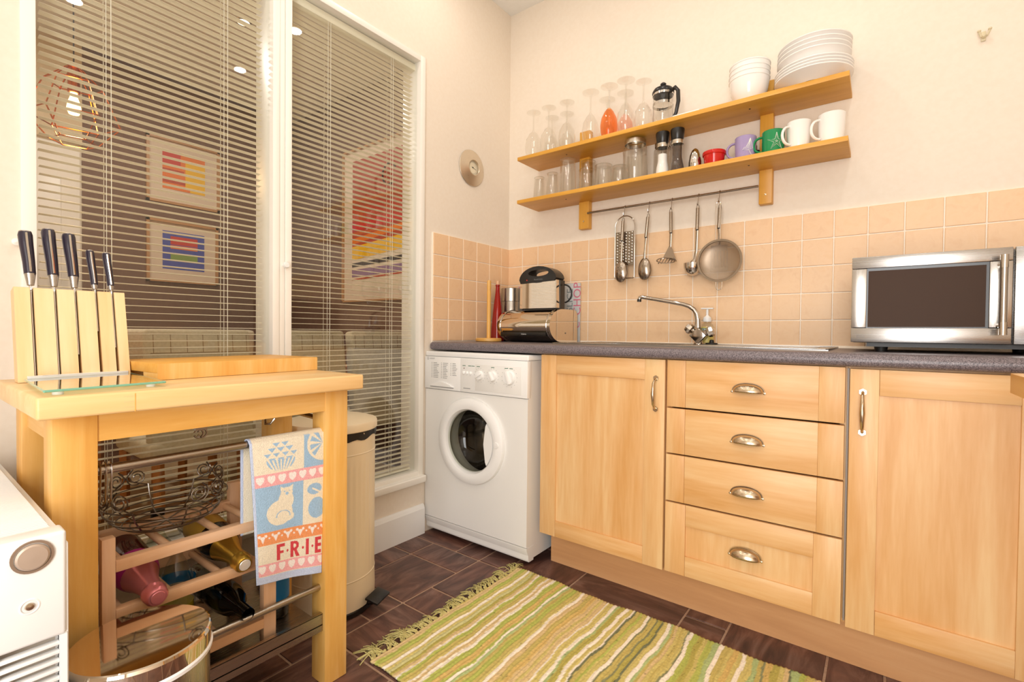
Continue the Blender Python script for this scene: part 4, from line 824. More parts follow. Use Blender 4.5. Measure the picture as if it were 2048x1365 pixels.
MB().tube([(0.968, hy, z), (0.966, hy, z - 0.06)], [0.006, 0.0055], 8, flat=0.35, up=(0, 1, 0)).build('shaft', 'utensil_steel', t)
MB().prism([(0.961, z - 0.055), (0.971, z - 0.055), (0.996, z - 0.128), (0.935, z - 0.104)], 'y', hy - 0.001, hy + 0.001).build('blade', 'utensil_steel', t)
b = MB(); ft = z - 0.115
def foot(u, a): return (0.955 + 0.040 * math.cos(a) * u[0] , hy - 0.022 + 0.022 * math.sin(a) * u[1], ft - 0.008 - 0.014 * math.sin(a) * -1 - 0.006 * math.cos(a))
b.tube([foot((1, 1), 2 * PI * k / 24) for k in range(24)], 0.004, 8, closed=True, flat=0.5)
for k in range(5):
    x = 0.927 + k * 0.014; b.tube([(x, hy - 0.040, ft - 0.022), (x, hy - 0.004, ft + 0.004)], 0.0026, 6, flat=0.5)
b.build('slotted_foot', 'utensil_steel', t)
t, z, hy = utensil('soup_ladle', 1.084, 1.522, 'steel soup ladle on the fourth hook, partly behind the sieve', 'ladle', lean=0.002)
MB().tube([(1.082, hy, z), (1.080, hy, z - 0.09), (1.074, hy + 0.0, z - 0.125), (1.068, hy - 0.004, z - 0.14)], [0.0065, 0.006, 0.007, 0.013], 10, flat=0.4, up=(0, 1, 0)).build('shaft', 'utensil_steel', t)
MB().lathe([(0.038, 0.026), (0.0365, 0.008), (0.031, -0.012), (0.020, -0.024), (0.0, -0.030), (0.019, -0.022), (0.030, -0.010), (0.0355, 0.008), (0.037, 0.026)], (1.062, -0.0515, z - 0.165), 32).build('bowl', 'chrome', t)
# sieve with a slotted turner behind
t = thing('kitchen_sieve', 'round wire-mesh sieve with a steel rim on the last hook', 'sieve', (1.172, -0.07, 1.52))
n = N('sieve_mesh'); tr = n.new('ShaderNodeBsdfTransparent'); mx = n.new('ShaderNodeMixShader'); n.set(Base_Color=srgb('a39280'), Metallic=1.0, Roughness=0.4)
ck = n.new('ShaderNodeTexWave', wave_type='BANDS', bands_direction='X'); ck2 = n.new('ShaderNodeTexWave', wave_type='BANDS', bands_direction='Z')
v = n.coord((1, 1, 1), 0)
for w_ in (ck, ck2): w_.inputs['Scale'].default_value = 320.0; n.link(v, w_.inputs['Vector'])
mm = n.new('ShaderNodeMath', operation='MAXIMUM'); n.link(ck.outputs['Fac'], mm.inputs[0]); n.link(ck2.outputs['Fac'], mm.inputs[1])
gt = n.new('ShaderNodeMath', operation='MULTIPLY_ADD'); gt.inputs[1].default_value = 0.55; gt.inputs[2].default_value = 0.28; gt.use_clamp = True; n.link(mm.outputs[0], gt.inputs[0]); n.link(gt.outputs[0], mx.inputs[0]); n.link(tr.outputs[0], mx.inputs[1]); n.link(n.b.outputs[0], mx.inputs[2]); n.link(mx.outputs[0], n.t.nodes['Material Output'].inputs[0])
sx, sz, sy = 1.179, 1.268, -0.078
MB().lathe([(0.090, -0.0025), (0.090, 0.003), (0.081, 0.004), (0.0805, 0.001), (0.0815, -0.002), (0.090, -0.0025)], (sx, sy, sz), 48, 'y').build('rim', 'utensil_steel', t)
MB().lathe([(0.081, 0.003), (0.072, 0.010), (0.052, 0.016), (0.028, 0.019), (0.0, 0.020)], (sx, sy, sz), 40, 'y').build('mesh_bowl', 'sieve_mesh', t)
hx = 1.172
MB().tube([(hx - 0.009, sy, sz + 0.088), (hx - 0.010, sy, 1.47), (hx - 0.009, sy, 1.495)] + arc_pts((hx, sy, 1.505), 0.0095, PI, 0, 8) + [(hx + 0.009, sy, 1.495), (hx + 0.010, sy, 1.47), (hx + 0.009, sy, sz + 0.088)], 0.0019, 8).build('wire_handle', 'chrome', t)
MB().tube([(sx - 0.012, sy, sz - 0.086), (sx - 0.012, sy, sz - 0.11)] + arc_pts((sx, sy, sz - 0.112), 0.011, PI, 2 * PI, 8) + [(sx + 0.012, sy, sz - 0.11), (sx + 0.012, sy, sz - 0.086)], 0.0018, 8).build('rest_loop', 'chrome', t)
t, z, hy = utensil('slotted_turner', 1.170, 1.515, 'slotted steel turner hanging behind the sieve', 'turner', -0.045, 0.085, 0.003)
MB().tube([(1.167, hy, z), (1.172, hy, z - 0.07)], [0.0055, 0.0045], 8, flat=0.5, up=(0, 1, 0)).build('shaft', 'utensil_steel', t)
b = MB(); zz = z - 0.07; b.box((1.135, hy - 0.001, zz - 0.025), (1.203, hy + 0.001, zz), 0); b.box((1.133, hy - 0.001, zz - 0.11), (1.205, hy + 0.001, zz - 0.095))
for k in range(6): b.box((1.134 + k * 0.0132, hy - 0.001, zz - 0.095), (1.139 + k * 0.0132, hy + 0.001, zz - 0.025))
b.build('slotted_blade', 'chrome', t)
# ------------------------------------------------------------------ wall thermometer and hook
t = thing('wall_thermometer', 'round brushed steel dial thermometer on the wall above the tiles', 'thermometer', (0.0, -0.327, 1.817))
MB().lathe([(0.092, 0.0005), (0.0935, 0.003), (0.092, 0.006), (0.045, 0.020), (0.040, 0.021), (0.037, 0.019), (0.036, 0.010)], (0, -0.327, 1.817), 56, 'x').build('dished_rim', 'dial_steel', t)
plain('dial_ivory', 'ece0c4', 0.5); plain('dial_ink', '2a221c', 0.5)
MB().lathe([(0.0, 0.010), (0.0365, 0.010)], (0, -0.327, 1.817), 32, 'x').build('dial_face', 'dial_ivory', t)
b = MB()
for k in range(24):
    a = 2 * PI * k / 24; b.tube([(0.0106, -0.327 + 0.028 * math.cos(a), 1.817 + 0.028 * math.sin(a)), (0.0106, -0.327 + 0.032 * math.cos(a), 1.817 + 0.032 * math.sin(a))], 0.0005, 4)
b.build('scale_marks', 'dial_ink', t)
MB().tube([(0.0112, -0.334, 1.821), (0.0112, -0.300, 1.812)], [0.0013, 0.0005], 6).lathe([(0.003, 0.010), (0.003, 0.0125), (0, 0.013)], (0, -0.327, 1.819), 10, 'x').build('pointer', 'dial_ink', t)
t = thing('wall_hook', 'small cream painted double hook high on the wall at right', 'hook', (1.978, 0.0, 1.952)); plain('hook_cream', 'dccfae', 0.4)
MB().box((1.970, -0.006, 1.934), (1.982, -0.0002, 1.966), 0.002).build('plate', 'hook_cream', t)
for s_ in (-1, 1):
    MB().tube([(1.976, -0.006, 1.944), (1.976 + s_ * 0.008, -0.020, 1.945), (1.976 + s_ * 0.013, -0.024, 1.958)], 0.003, 8).lathe([(0.0, -0.005), (0.005, -0.002), (0.005, 0.002), (0, 0.005)], (1.976 + s_ * 0.013, -0.024, 1.961), 10).build('prong', 'hook_cream', t)
# ------------------------------------------------------------------ butcher's cart
t = thing('kitchen_cart', 'birch kitchen cart with towel rail and steel tray in front of the window', 'cart', (0.38, -1.74, 0))
TX0, TX1, TY0, TY1, TZ0, TZ1 = 0.150, 0.610, -2.064, -1.423, 0.799, 0.838
tp = MB().box((TX0, TY0, TZ0), (TX1, TY1, TZ1), 0.005, 3).build('tabletop', 'cart_top', t)
MB().box((TX1 - 0.03, -1.930, TZ0 + 0.001), (TX1 + 0.0004, -1.9285, TZ1 - 0.004)).build('joint_line', 'birch_y', tp)
b = MB()
for k in range(6): z = TZ0 + 0.005 + k * 0.005; b.box((TX1 - 0.001, -1.9285 - 0.018 * (k % 2), z), (TX1 + 0.0003, -1.9275, z + 0.0004))
b.build('finger_joint', 'beech_y', tp)
for x0, x1 in ((0.490, 0.555), (0.200, 0.262)):
    for y0, y1 in ((-2.037, -1.972), (-1.502, -1.436)): MB().box((x0, y0, 0.0), (x1, y1, TZ0), 0.002).build('leg', 'birch_z', t)
for x in (0.532, 0.206): MB().box((x, -1.972, 0.742), (x + 0.020, -1.502, TZ0)).build('apron', 'birch_y', t)
for y in (-2.028, -1.465): MB().box((0.262, y, 0.742), (0.490, y + 0.02, TZ0)).build('apron', 'birch_x', t)
MB().cyl((0.525, -1.973, 0.681), (0.525, -1.501, 0.681), 0.0095, n=18).build('towel_rail', 'steel_y', t)
MB().cyl((0.525, -1.973, 0.261), (0.525, -1.501, 0.261), 0.0085, n=18).build('tray_rail', 'steel_y', t)
MB().cyl((0.232, -1.973, 0.261), (0.232, -1.501, 0.261), 0.0085, n=18).build('tray_rail', 'steel_y', t)
b = MB().box((0.21, -1.971, 0.165), (0.545, -1.503, 0.168)); b.box((0.541, -1.971, 0.149), (0.545, -1.503, 0.196)); b.box((0.21, -1.971, 0.149), (0.214, -1.503, 0.196)); b.box((0.533, -1.971, 0.194), (0.545, -1.503, 0.1965))
b.build('steel_tray', 'steel_y', t)
# hooks slid along the towel rail
ho = None
for k, w_ in enumerate(('leftmost of three steel hooks bunched at the left end of the towel rail', 'middle of three steel hooks bunched at the left end of the towel rail', 'rightmost of three steel hooks bunched at the left end of the towel rail')):
    if ho is None:
        pts = [(0, 0, -0.0) for _ in ()] + [(0.0118 * math.cos(a), 0, 0.0118 * math.sin(a)) for a in [PI * (-0.25 + 1.25 * q / 12) for q in range(13)]] + [(-0.010, 0, -0.02), (-0.006, 0, -0.05)] + [(0.006 + 0.012 * math.cos(a), 0, -0.055 + 0.012 * math.sin(a)) for a in [PI * (1.0 + 0.9 * q / 8) for q in range(9)]]
        pts = [(-x, y, z) for x, y, z in pts]
        ho = tag(MB().tube(pts, 0.0034, 8, flat=0.55, up=(0, 1, 0)).build('rail_hook', 'steel_z'), w_, 'hook', 'hooks on the towel rail'); ho.location = (0.525, -1.9645, 0.681)
    else: again(ho, (0.525, -1.9645 + 0.0085 * k, 0.681), label=w_)
o = tag(MB().tube(arc_pts((0.50, -1.797, 0.727), 0.009, PI * 0.9, -PI * 0.9, 12, 'yz'), 0.002, 6).tube(arc_pts((0.50, -1.790, 0.727), 0.009, PI * 0.9, -PI * 0.9, 12, 'yz'), 0.002, 6).box((0.494, -1.805, 0.735), (0.506, -1.782, 0.7425)).build('apron_hook', 'dark_chrome'), 'small dark double hook under the front edge of the cart', 'hook'); o.location = (0.038, 0, 0)
t2 = thing('hook_bracket', 'dark metal bracket with a bent hook under the cart top, above the towel', 'bracket', (0.32, -1.45, 0.74))
MB().tube([(0.27, -1.53, 0.739), (0.47, -1.447, 0.700)], 0.007, 4).build('bar', 'dark_chrome', t2)
MB().tube([(0.30, -1.52, 0.735), (0.305, -1.54, 0.70), (0.315, -1.545, 0.685), (0.325, -1.535, 0.685), (0.33, -1.525, 0.70)], 0.0035, 8).build('hook', 'dark_chrome', t2)
# ------------------------------------------------------------------ tea towel with a woven design
def inpoly(P, x, y):
    ins = np.zeros(x.shape, bool); n = len(P)
    for i in range(n):
        x1, y1 = P[i]; x2, y2 = P[(i + 1) % n]
        c = ((y1 > y) != (y2 > y)); ins ^= c & (x < (x2 - x1) * (y - y1) / ((y2 - y1) + 1e-12) + x1)
    return ins
def heart(x, y, cx, cy, s_): X = (x - cx) / s_; Y = -(y - cy) / s_ + 0.1; return (X * X + Y * Y - 0.8) ** 3 - X * X * Y ** 3 < 0
def ell(x, y, cx, cy, a, c_): return ((x - cx) / a) ** 2 + ((y - cy) / c_) ** 2 < 1
AS = 1.75    # height / width
nu, nv = 150, 262
u, v = np.meshgrid(np.linspace(0, 1, nu + 1), np.linspace(0, 1, nv + 1)); y_ = v * AS
CRM, BLU, PNK, ORG, RED, WHT, HEM = [np.array(srgb(c)[:3]) for c in ('ece2cb', '9fc0dc', 'f0aeb0', 'ec9a62', 'd2424a', 'f6ece6', 'c3d0ea')]
col = np.zeros(u.shape + (3,)); col[:] = CRM
def paint(m, c): col[m] = c
r0, r1, r2, r3, r4, r5 = 0.40, 0.55, 1.11, 1.27, 1.50, 1.65
paint((y_ < r0) & (u > 0.70), BLU)
for j, (w_, n) in enumerate(((0.10, 2), (0.14, 3), (0.17, 4), (0.14, 3))):      # pineapple crown of triangles
    for k in range(n):
        cx = 0.38 + (k - (n - 1) / 2) * 0.115; cy = 0.03 + j * 0.062; paint(inpoly([(cx - 0.05, cy), (cx + 0.05, cy), (cx, cy + 0.05)], u, y_), BLU)
base = ell(u, y_, 0.38, 0.245, 0.19, 0.135) & (y_ > 0.235); paint(base, BLU)
for k in range(-3, 4): paint(base & (np.abs((u - 0.38) - k * 0.055 * (1 - 0.5 * (y_ - 0.24) / 0.14)) < 0.012), CRM)
paint(ell(u, y_, 1.0, 0.12, 0.26, 0.22) & (u > 0.74), CRM)
for a in (2.2, 2.75, 3.35, 3.9):
    paint(inpoly([(0.97, 0.12), (0.97 + 0.19 * math.cos(a - 0.17), 0.12 - 0.19 * math.sin(a - 0.17)), (0.97 + 0.19 * math.cos(a + 0.17), 0.12 - 0.19 * math.sin(a + 0.17))], u, y_), BLU)
paint((y_ > r0) & (y_ < r1), PNK)
for k in range(7): paint(heart(u, y_, 0.10 + k * 0.145, (r0 + r1) / 2, 0.052), WHT)
paint((y_ > r1) & (y_ < r2) & (u < 0.69), BLU)
cat = ell(u, y_, 0.35, 0.90, 0.185, 0.155) | ell(u, y_, 0.44, 0.76, 0.11, 0.12) | ell(u, y_, 0.45, 0.665, 0.085, 0.07) | inpoly([(0.37, 0.66), (0.36, 0.575), (0.43, 0.61)], u, y_) | inpoly([(0.53, 0.66), (0.545, 0.57), (0.47, 0.61)], u, y_) | ell(u, y_, 0.46, 0.96, 0.10, 0.06)
paint(cat, CRM); paint(ell(u, y_, 0.455, 0.675, 0.022, 0.02) | ell(u, y_, 0.42, 0.645, 0.01, 0.01) | ell(u, y_, 0.49, 0.645, 0.01, 0.01), BLU)
paint((np.abs(((u - 0.40) / 0.10) ** 2 + ((y_ - 0.95) / 0.07) ** 2 - 1) < 0.14) & (y_ < 0.96), BLU)
paint((ell(u, y_, 0.86, 0.68, 0.11, 0.07) & (y_ > r1)), BLU); paint(ell(u, y_, 0.90, 0.92, 0.13, 0.13), BLU); paint(inpoly([(0.83, 0.66), (0.99, 0.74), (0.98, 0.76), (0.82, 0.68)], u, y_), CRM)
paint((y_ > r2) & (y_ < r3), ORG)
for k in range(6):
    cx = 0.10 + k * 0.185; cy = (r2 + r3) / 2; paint(inpoly([(cx - 0.03, cy - 0.01), (cx + 0.03, cy - 0.01), (cx, cy + 0.055)], u, y_) | ell(u, y_, cx, cy - 0.015, 0.035, 0.018) | ell(u, y_, cx - 0.045, cy - 0.035, 0.02, 0.016) | ell(u, y_, cx + 0.045, cy - 0.035, 0.02, 0.016) | ell(u, y_, cx + 0.0925, cy, 0.013, 0.012), WHT)
def stroke(pts): paint(inpoly(pts, u, y_), RED)
ty0, ty1 = r3 + 0.025, r4 - 0.005
def rect(a, c_, d, e): stroke([(a, d), (c_, d), (c_, e), (a, e)])
H = ty1 - ty0
rect(0.30, 0.35, ty0, ty1); rect(0.30, 0.425, ty0, ty0 + 0.04); rect(0.30, 0.405, ty0 + 0.085, ty0 + 0.12)
rect(0.51, 0.555, ty0, ty1); m_ = ell(u, y_, 0.575, ty0 + 0.058, 0.065, 0.058) & ~ell(u, y_, 0.57, ty0 + 0.058, 0.03, 0.024) & (u > 0.54); paint(m_, RED); stroke([(0.555, ty0 + 0.10), (0.60, ty0 + 0.10), (0.655, ty1), (0.60, ty1)])
rect(0.745, 0.79, ty0, ty1); rect(0.885, 0.93, ty0, ty1)
for q in (0.0, 0.5, 1.0): rect(0.885, 0.985, ty0 + q * (H - 0.04), ty0 + q * (H - 0.04) + 0.04)
for cx in (0.465, 0.70, 0.845): paint(ell(u, y_, cx, ty0 + H * 0.5, 0.016, 0.016), RED)
paint((y_ > r4 + 0.005) & (y_ < r5), PNK)
for k in range(7): paint(heart(u, y_, 0.08 + k * 0.15, (r4 + r5) / 2 + 0.002, 0.052), WHT)
paint((y_ > r5 + 0.012) | (u < 0.03), HEM)
col *= (1 + 0.07 * np.random.randn(*u.shape))[..., None]; col = np.clip(col, 0, 1)
# geometry: front sheet, over the rail, short back sheet
W0, W1 = -1.691, -1.4985; ztop = 0.6905
verts, cols = [], []
nb = 44
for j in range(nb):       # back sheet from its hem up and over the rail
    for i in range(nu + 1):
        q = i / nu; yy = W0 + (W1 - W0) * q + 0.006 * (1 - q) * (0.3 if j < 30 else 0); s_ = j / (nb - 1)
        if j < 32: k = j / 31; verts.append((0.5125 - 0.004 * math.sin(5 * q + 2), yy - 0.008, 0.46 + (0.681 - 0.46) * k))
        else: a = PI - PI * (j - 32) / 12 * 0.95; verts.append((0.525 + 0.0125 * math.cos(a), yy, 0.681 + 0.0125 * math.sin(a)))
        cols.append(CRM if i > 4 else HEM)
for j in range(nv + 1):
    for i in range(nu + 1):
        q, k = i / nu, j / nv; L = 0.338 + 0.040 * q; z = 0.684 - L * k
        x = 0.5395 + 0.0035 * math.sin(7 * q + 1.0) * k + 0.008 * k * (1 - q) + 0.004 * math.sin(3 * k + 2 * q)
        verts.append((x, W0 + (W1 - W0) * q + 0.012 * k * (1 - q) - 0.005 * k * q, z)); cols.append(col[j, i])
m = nu + 1; rows = nb + nv + 1; b = MB(); b.v = verts; b.f = [(j * m + i, j * m + i + 1, (j + 1) * m + i + 1, (j + 1) * m + i) for j in range(rows - 1) for i in range(nu)]
def color_mat(name, rough, bump, scale):
    n = N(name); at = n.new('ShaderNodeAttribute'); at.attribute_name = 'weave'; n.link(at.outputs['Color'], n.b.inputs['Base Color']); n.set(Roughness=rough)
    n.bump(n.noise(n.coord((1, 1, 1), 0), scale, 2), bump, 0.003)
color_mat('towel_weave', 0.95, 0.6, 420); color_mat('rug_weave', 0.95, 0.5, 260)
o = b.build('tea_towel', 'towel_weave', smooth=180); tag(o, 'woven tea towel with cat, hearts and lettering hanging on the cart rail', 'towel')
at = o.data.color_attributes.new('weave', 'FLOAT_COLOR', 'POINT'); at.data.foreach_set('color', np.concatenate([np.array(cols), np.ones((len(cols), 1))], 1).astype(np.float32).ravel())
md = o.modifiers.new('thickness', 'SOLIDIFY'); md.thickness = 0.003; md.offset = 0
# ------------------------------------------------------------------ wine rack in the cart
t = thing('wine_rack', 'beech wine rack of bars and dowels standing on the cart tray', 'wine rack', (0.37, -1.79, 0.168))
RX = ((0.490, 0.512), (0.300, 0.322)); PY = ((-1.958, -1.936), (-1.643, -1.612))
for x0, x1 in RX:
    for y0, y1 in PY: MB().box((x0, y0, 0.1685), (x1, y1, 0.537), 0.001).build('post', 'beech_z', t)
    for z in (0.466, 0.366, 0.212): MB().box((x0 + 0.002, -1.936, z), (x1 + 0.001, -1.643, z + 0.024), 0.001).build('rail', 'beech_y', t)
for z in (0.478, 0.378, 0.224):
    for y in (-1.9255, -1.838, -1.735, -1.655): MB().cyl((0.322, y, z), (0.491, y, z), 0.0085, n=12).build('dowel', 'beech_x', t)
# bottles
plain('foil_pink', 'd9848c', 0.32, 0.7); plain('label_magenta', 'b0127e', 0.4); plain('rose_glass', '4a0d0c', 0.06); plain('bottle_black', '0d0a08', 0.06); plain('foil_gold', 'c9a544', 0.28, 0.9); plain('label_gold', 'caa03a', 0.4); plain('foil_light', 'f0e6d8', 0.35, 0.5)
CH = [(0.0, 0.0), (0.040, 0.001), (0.043, 0.006), (0.043, 0.150), (0.040, 0.175), (0.030, 0.205), (0.021, 0.235), (0.0165, 0.262)]
FO = [(0.0350, 0.196), (0.0285, 0.214), (0.0225, 0.238), (0.0195, 0.262), (0.0192, 0.274), (0.0220, 0.277), (0.0225, 0.284), (0.0205, 0.288), (0.0205, 0.300), (0.0165, 0.306), (0.0, 0.3075)]
def sparkling(label, foil, neck, body, x, y, z, tilt, wrapm, cap):
    t = thing('sparkling_bottle', label, 'bottle', (x, y, z), (0, PI / 2 + tilt, 0))
    MB().lathe(CH, n=32).build('glass_body', body, t, local=True); f = MB().lathe(FO, n=24); f.v = [(a * (1 + 0.03 * math.sin(c_ * 900 + math.atan2(bb, a) * 5)) if c_ > 0.27 else a, bb, c_) for a, bb, c_ in f.v]; f.build('foil', foil, t, local=True)
    MB().lathe([(0.0434, 0.152), (0.0418, 0.172), (0.0385, 0.186), (0.0352, 0.1965)], n=24).build('neck_label', neck, t, local=True); MB().lathe([(0.0434, 0.05), (0.0434, 0.14)], n=32).build('front_label', wrapm, t, local=True)
    MB().lathe([(0.0135, 0.3072), (0.0125, 0.3082), (0.0, 0.3085)], n=16).build('cap_disc', cap, t, local=True); return t
sparkling('sparkling rose bottle with pink foil neck lying in the wine rack at left', 'foil_pink', 'label_magenta', 'rose_glass', 0.258, -1.880, 0.4360, 0.09, 'rose_glass', 'foil_pink')
sparkling('dark sparkling wine bottle with gold foil neck lying in the rack beside the towel', 'foil_gold', 'mw_frame_black', 'bottle_black', 0.230, -1.698, 0.4345, 0.12, 'label_gold', 'foil_light')
def upright(name, prof, mat, label, loc, extra=()):
    t = thing(name, label, 'bottle', loc); MB().lathe(prof, n=28).build('bottle_body', mat, t, local=True)
    for nm, pr, mt in extra: MB().lathe(pr, n=24).build(nm, mt, t, local=True)
    return t
plain('oil_yellow', 'c8b42c', 0.1); plain('label_blue', '1d7fbf', 0.4); plain('cap_blue', '3d6fae', 0.4)
OIL = [(0.0, 0.0)] + [(0.038 + 0.0012 * (k % 2), 0.004 + 0.009 * k) for k in range(19)] + [(0.034, 0.185), (0.022, 0.215), (0.013, 0.235), (0.013, 0.25)]
upright('oil_bottle', OIL, 'plastic_clear', 'ribbed clear plastic oil bottle with a blue label behind the rack rails', (0.365, -1.783, 0.1685), (('oil', [(0.0, 0.003), (0.0355, 0.004), (0.0355, 0.12), (0.0, 0.121)], 'oil_yellow'), ('label', [(0.0402, 0.15), (0.0402, 0.178)], 'label_blue'), ('cap', [(0.0145, 0.245), (0.0145, 0.268), (0, 0.269)], 'foil_gold')))
upright('spirit_bottle', [(0.0, 0.0), (0.036, 0.001), (0.037, 0.006), (0.037, 0.20), (0.030, 0.235), (0.015, 0.26), (0.014, 0.305)], 'pale_glass', 'clear glass spirit bottle at the back of the rack, left of the oil bottle', (0.258, -1.790, 0.1685), (('cap', [(0.0155, 0.30), (0.0155, 0.325), (0, 0.326)], 'black_plastic'), ('label', [(0.0374, 0.06), (0.0374, 0.14)], 'paper_white')))
upright('wine_bottle', [(0.0, 0.0), (0.035, 0.001), (0.037, 0.006), (0.037, 0.19), (0.030, 0.225), (0.015, 0.25), (0.0145, 0.30)], 'bottle_black', 'dark wine bottle standing at the right end of the tray', (0.40, -1.56, 0.1685), (('cap', [(0.0155, 0.25), (0.0155, 0.302), (0, 0.303)], 'black_plastic'), ('label', [(0.0374, 0.05), (0.0374, 0.12)], 'label_blue')))
upright('wine_bottle', [(0.0, 0.0), (0.035, 0.001), (0.037, 0.006), (0.037, 0.19), (0.030, 0.225), (0.015, 0.25), (0.0145, 0.30)], 'bottle_black', 'dark wine bottle lying in the lower level of the rack', (0.235, -1.69, 0.2760), (('label', [(0.0374, 0.05), (0.0374, 0.12)], 'mw_frame_black'),)).rotation_euler = (0, PI / 2, 0)
# wire basket
t = thing('wire_fruit_basket', 'scrolled wire fruit basket sitting on top of the wine rack', 'basket', (0.335, -1.795, 0.492))
bc = Vector((0.352, -1.800, 0.0)); b = MB()
def ringp(r, z, n=40, wob=0.0): return [(bc.x + r * math.cos(2 * PI * k / n), bc.y + r * (1.0 + 0.0) * math.sin(2 * PI * k / n), z + wob * math.sin(8 * PI * k / n)) for k in range(n)]
for r, z in ((0.070, 0.4935), (0.085, 0.497), (0.098, 0.505), (0.110, 0.517), (0.120, 0.532), (0.128, 0.552)): b.tube(ringp(r, z), 0.0016, 6, closed=True)
for k in range(8):
    a = 2 * PI * k / 8; b.tube([(bc.x + r * math.cos(a), bc.y + r * math.sin(a), z) for r, z in ((0.0, 0.4925), (0.07, 0.4925), (0.098, 0.506), (0.12, 0.533), (0.129, 0.556))], 0.0018, 6)
b.build('wire_bowl', 'wire_steel', t)
for k in range(8):
    a0 = 2 * PI * k / 8; b = MB(); pts = []
    sgn = 1 if k % 2 == 0 else -1
    for q in range(25):
        th = 4.4 * PI * q / 24; rr = 0.006 + 0.017 * q / 24; aa = a0 + sgn * (0.20 + rr * math.cos(th) / 0.129); pts.append((bc.x + 0.130 * math.cos(aa), bc.y + 0.130 * math.sin(aa), 0.578 + rr * math.sin(th)))
    aa = a0 + sgn * 0.62; pts += [(bc.x + 0.13 * math.cos(a0 + sgn * 0.45), bc.y + 0.13 * math.sin(a0 + sgn * 0.45), 0.572), (bc.x + 0.1285 * math.cos(aa + sgn * 0.15), bc.y + 0.1285 * math.sin(aa + sgn * 0.15), 0.554)]
    b.tube(pts, 0.0016, 6).build('scroll', 'wire_steel', t)
# ------------------------------------------------------------------ on the cart: knife block, glass plate scale, chopping board
BT = -0.235
t = thing('knife_block', 'pale wooden knife block with slotted front leaning on the cart', 'knife block', (0.285, -1.948, 0.8385), (0, BT, 0))
W = 0.192; sl = [-0.068, -0.030, 0.005, 0.042, 0.073]; ed = [-W / 2] + [q for y in sl for q in (y - 0.0028, y + 0.0028)] + [W / 2]
MB().prism([(-0.040, 0.0100), (-0.027, 0.0069), (-0.027, 0.212), (-0.040, 0.212)], 'y', -W / 2, W / 2).build('back_board', 'block_wood', t, local=True)
MB().box((-0.0272, -W / 2 + 0.01, 0.008), (-0.0262, W / 2 - 0.01, 0.206)).build('slot_lining', 'slot_brown', t, local=True)
for k in range(0, len(ed), 2): MB().prism([(-0.0262, 0.0067), (0.0, 0.0005), (0.0, 0.210), (-0.002, 0.212), (-0.0262, 0.212)], 'y', ed[k], ed[k + 1]).build('front_slat', 'block_wood', t, local=True)
MB().prism([(-0.085, 0.0208), (-0.04, 0.0100), (-0.04, 0.09)], 'y', -0.012, 0.012).build('rear_strut', 'block_wood', t, local=True)
kn = ((0.096, 0.0125, 0.20, 'first knife from the left in the block, thick black handle', 'k'), (0.108, 0.0125, 0.205, 'second knife from the left in the block, its black handle highest', 'k'), (0.103, 0.0125, 0.155, 'middle knife in the block with a thick black handle', 'k'), (0.084, 0.0085, 0.10, 'fourth knife from the left in the block, slim black handle', 'k'), (0.082, 0.0085, 0.14, 'rightmost knife in the block, slim black handle', 'k'))
for (hl, w_, bl, lb, _), y in zip(kn, sl):
    yaw = -0.05 if y < 0.06 else -0.10
    t = thing('kitchen_knife', lb, 'knife', (0.285 - 0.214 * math.sin(-BT) * 1.0 - 0.010, -1.948 + y, 0.8385 + 0.212 * math.cos(BT) + 0.001), (yaw * 0, BT, 0), group='knives in the block')
    h0 = 0.030 if w_ > 0.01 else 0.014
    MB().box((-0.016, -0.0011, -bl), (0.003, 0.0011, 0.02 if w_ > .01 else 0.01), 0.0004).build('blade', 'chrome', t, local=True)
    b = MB().tube([(0.0, 0, 0.004), (0.0, 0.0, h0)], [0.006 if w_ > .01 else 0.0045, w_ * 0.78], 12, flat=0.9); b.build('bolster', 'steel_z', t, local=True)
    b = MB(); b.tube([(0.0, -0.0, h0), (0.0, -0.001, h0 + hl * 0.3), (0.0, -0.0035, h0 + hl * 0.7), (0.0, -0.0045, h0 + hl - 0.006), (0.0, -0.0045, h0 + hl)], [w_ * 0.8, w_ * 0.85, w_ * 0.95, w_, w_ * 0.9], 14, flat=1.0, up=(1, 0, 0)); h_ = b.build('handle', 'knife_black', t, local=True)
    MB().tube([(w_ * 0.86, 0.0, h0 + 0.002), (w_ * 0.87, -0.001, h0 + hl * 0.3), (w_ * 0.96, -0.0035, h0 + hl * 0.7), (w_ * 1.0, -0.0045, h0 + hl - 0.004)], 0.0022, 6).build('tang', 'chrome', h_, local=True)
    MB().cyl((0.0, -0.0045, h0 + hl), (0.0, -0.0045, h0 + hl + 0.002), w_ * 0.88, n=14).build('end_cap', 'steel_z', h_, local=True)
t = thing('glass_kitchen_scale', 'flat glass kitchen scale lying in front of the knife block', 'scale', (0.43, -1.95, 0.8385))
plain('glass_edge', '7fb8a0', 0.1)
gz = 0.8455; poly = [(0.318, -2.038), (0.600, -2.052), (0.565, -1.868), (0.262, -1.852)]
MB().prism(poly, 'z', gz, gz + 0.004).build('glass_plate', 'plate_glass', t, smooth=0)
b = MB()
for k in range(4): p, q = poly[k], poly[(k + 1) % 4]; b.tube([(p[0], p[1], gz + 0.002), (q[0], q[1], gz + 0.002)], 0.0022, 6)
b.build('plate_edge', 'glass_edge', t)
for p in ((0.34, -2.02), (0.57, -2.03), (0.54, -1.885), (0.30, -1.875)): MB().cyl((p[0], p[1], 0.8382), (p[0], p[1], gz), 0.008, n=12).build('foot', 'white_plastic', t)
MB().prism([(0.310, -2.034), (0.335, -2.036), (0.285, -1.857), (0.262, -1.855)], 'z', gz + 0.0042, gz + 0.009).build('display_strip', 'white_plastic', t, smooth=0)
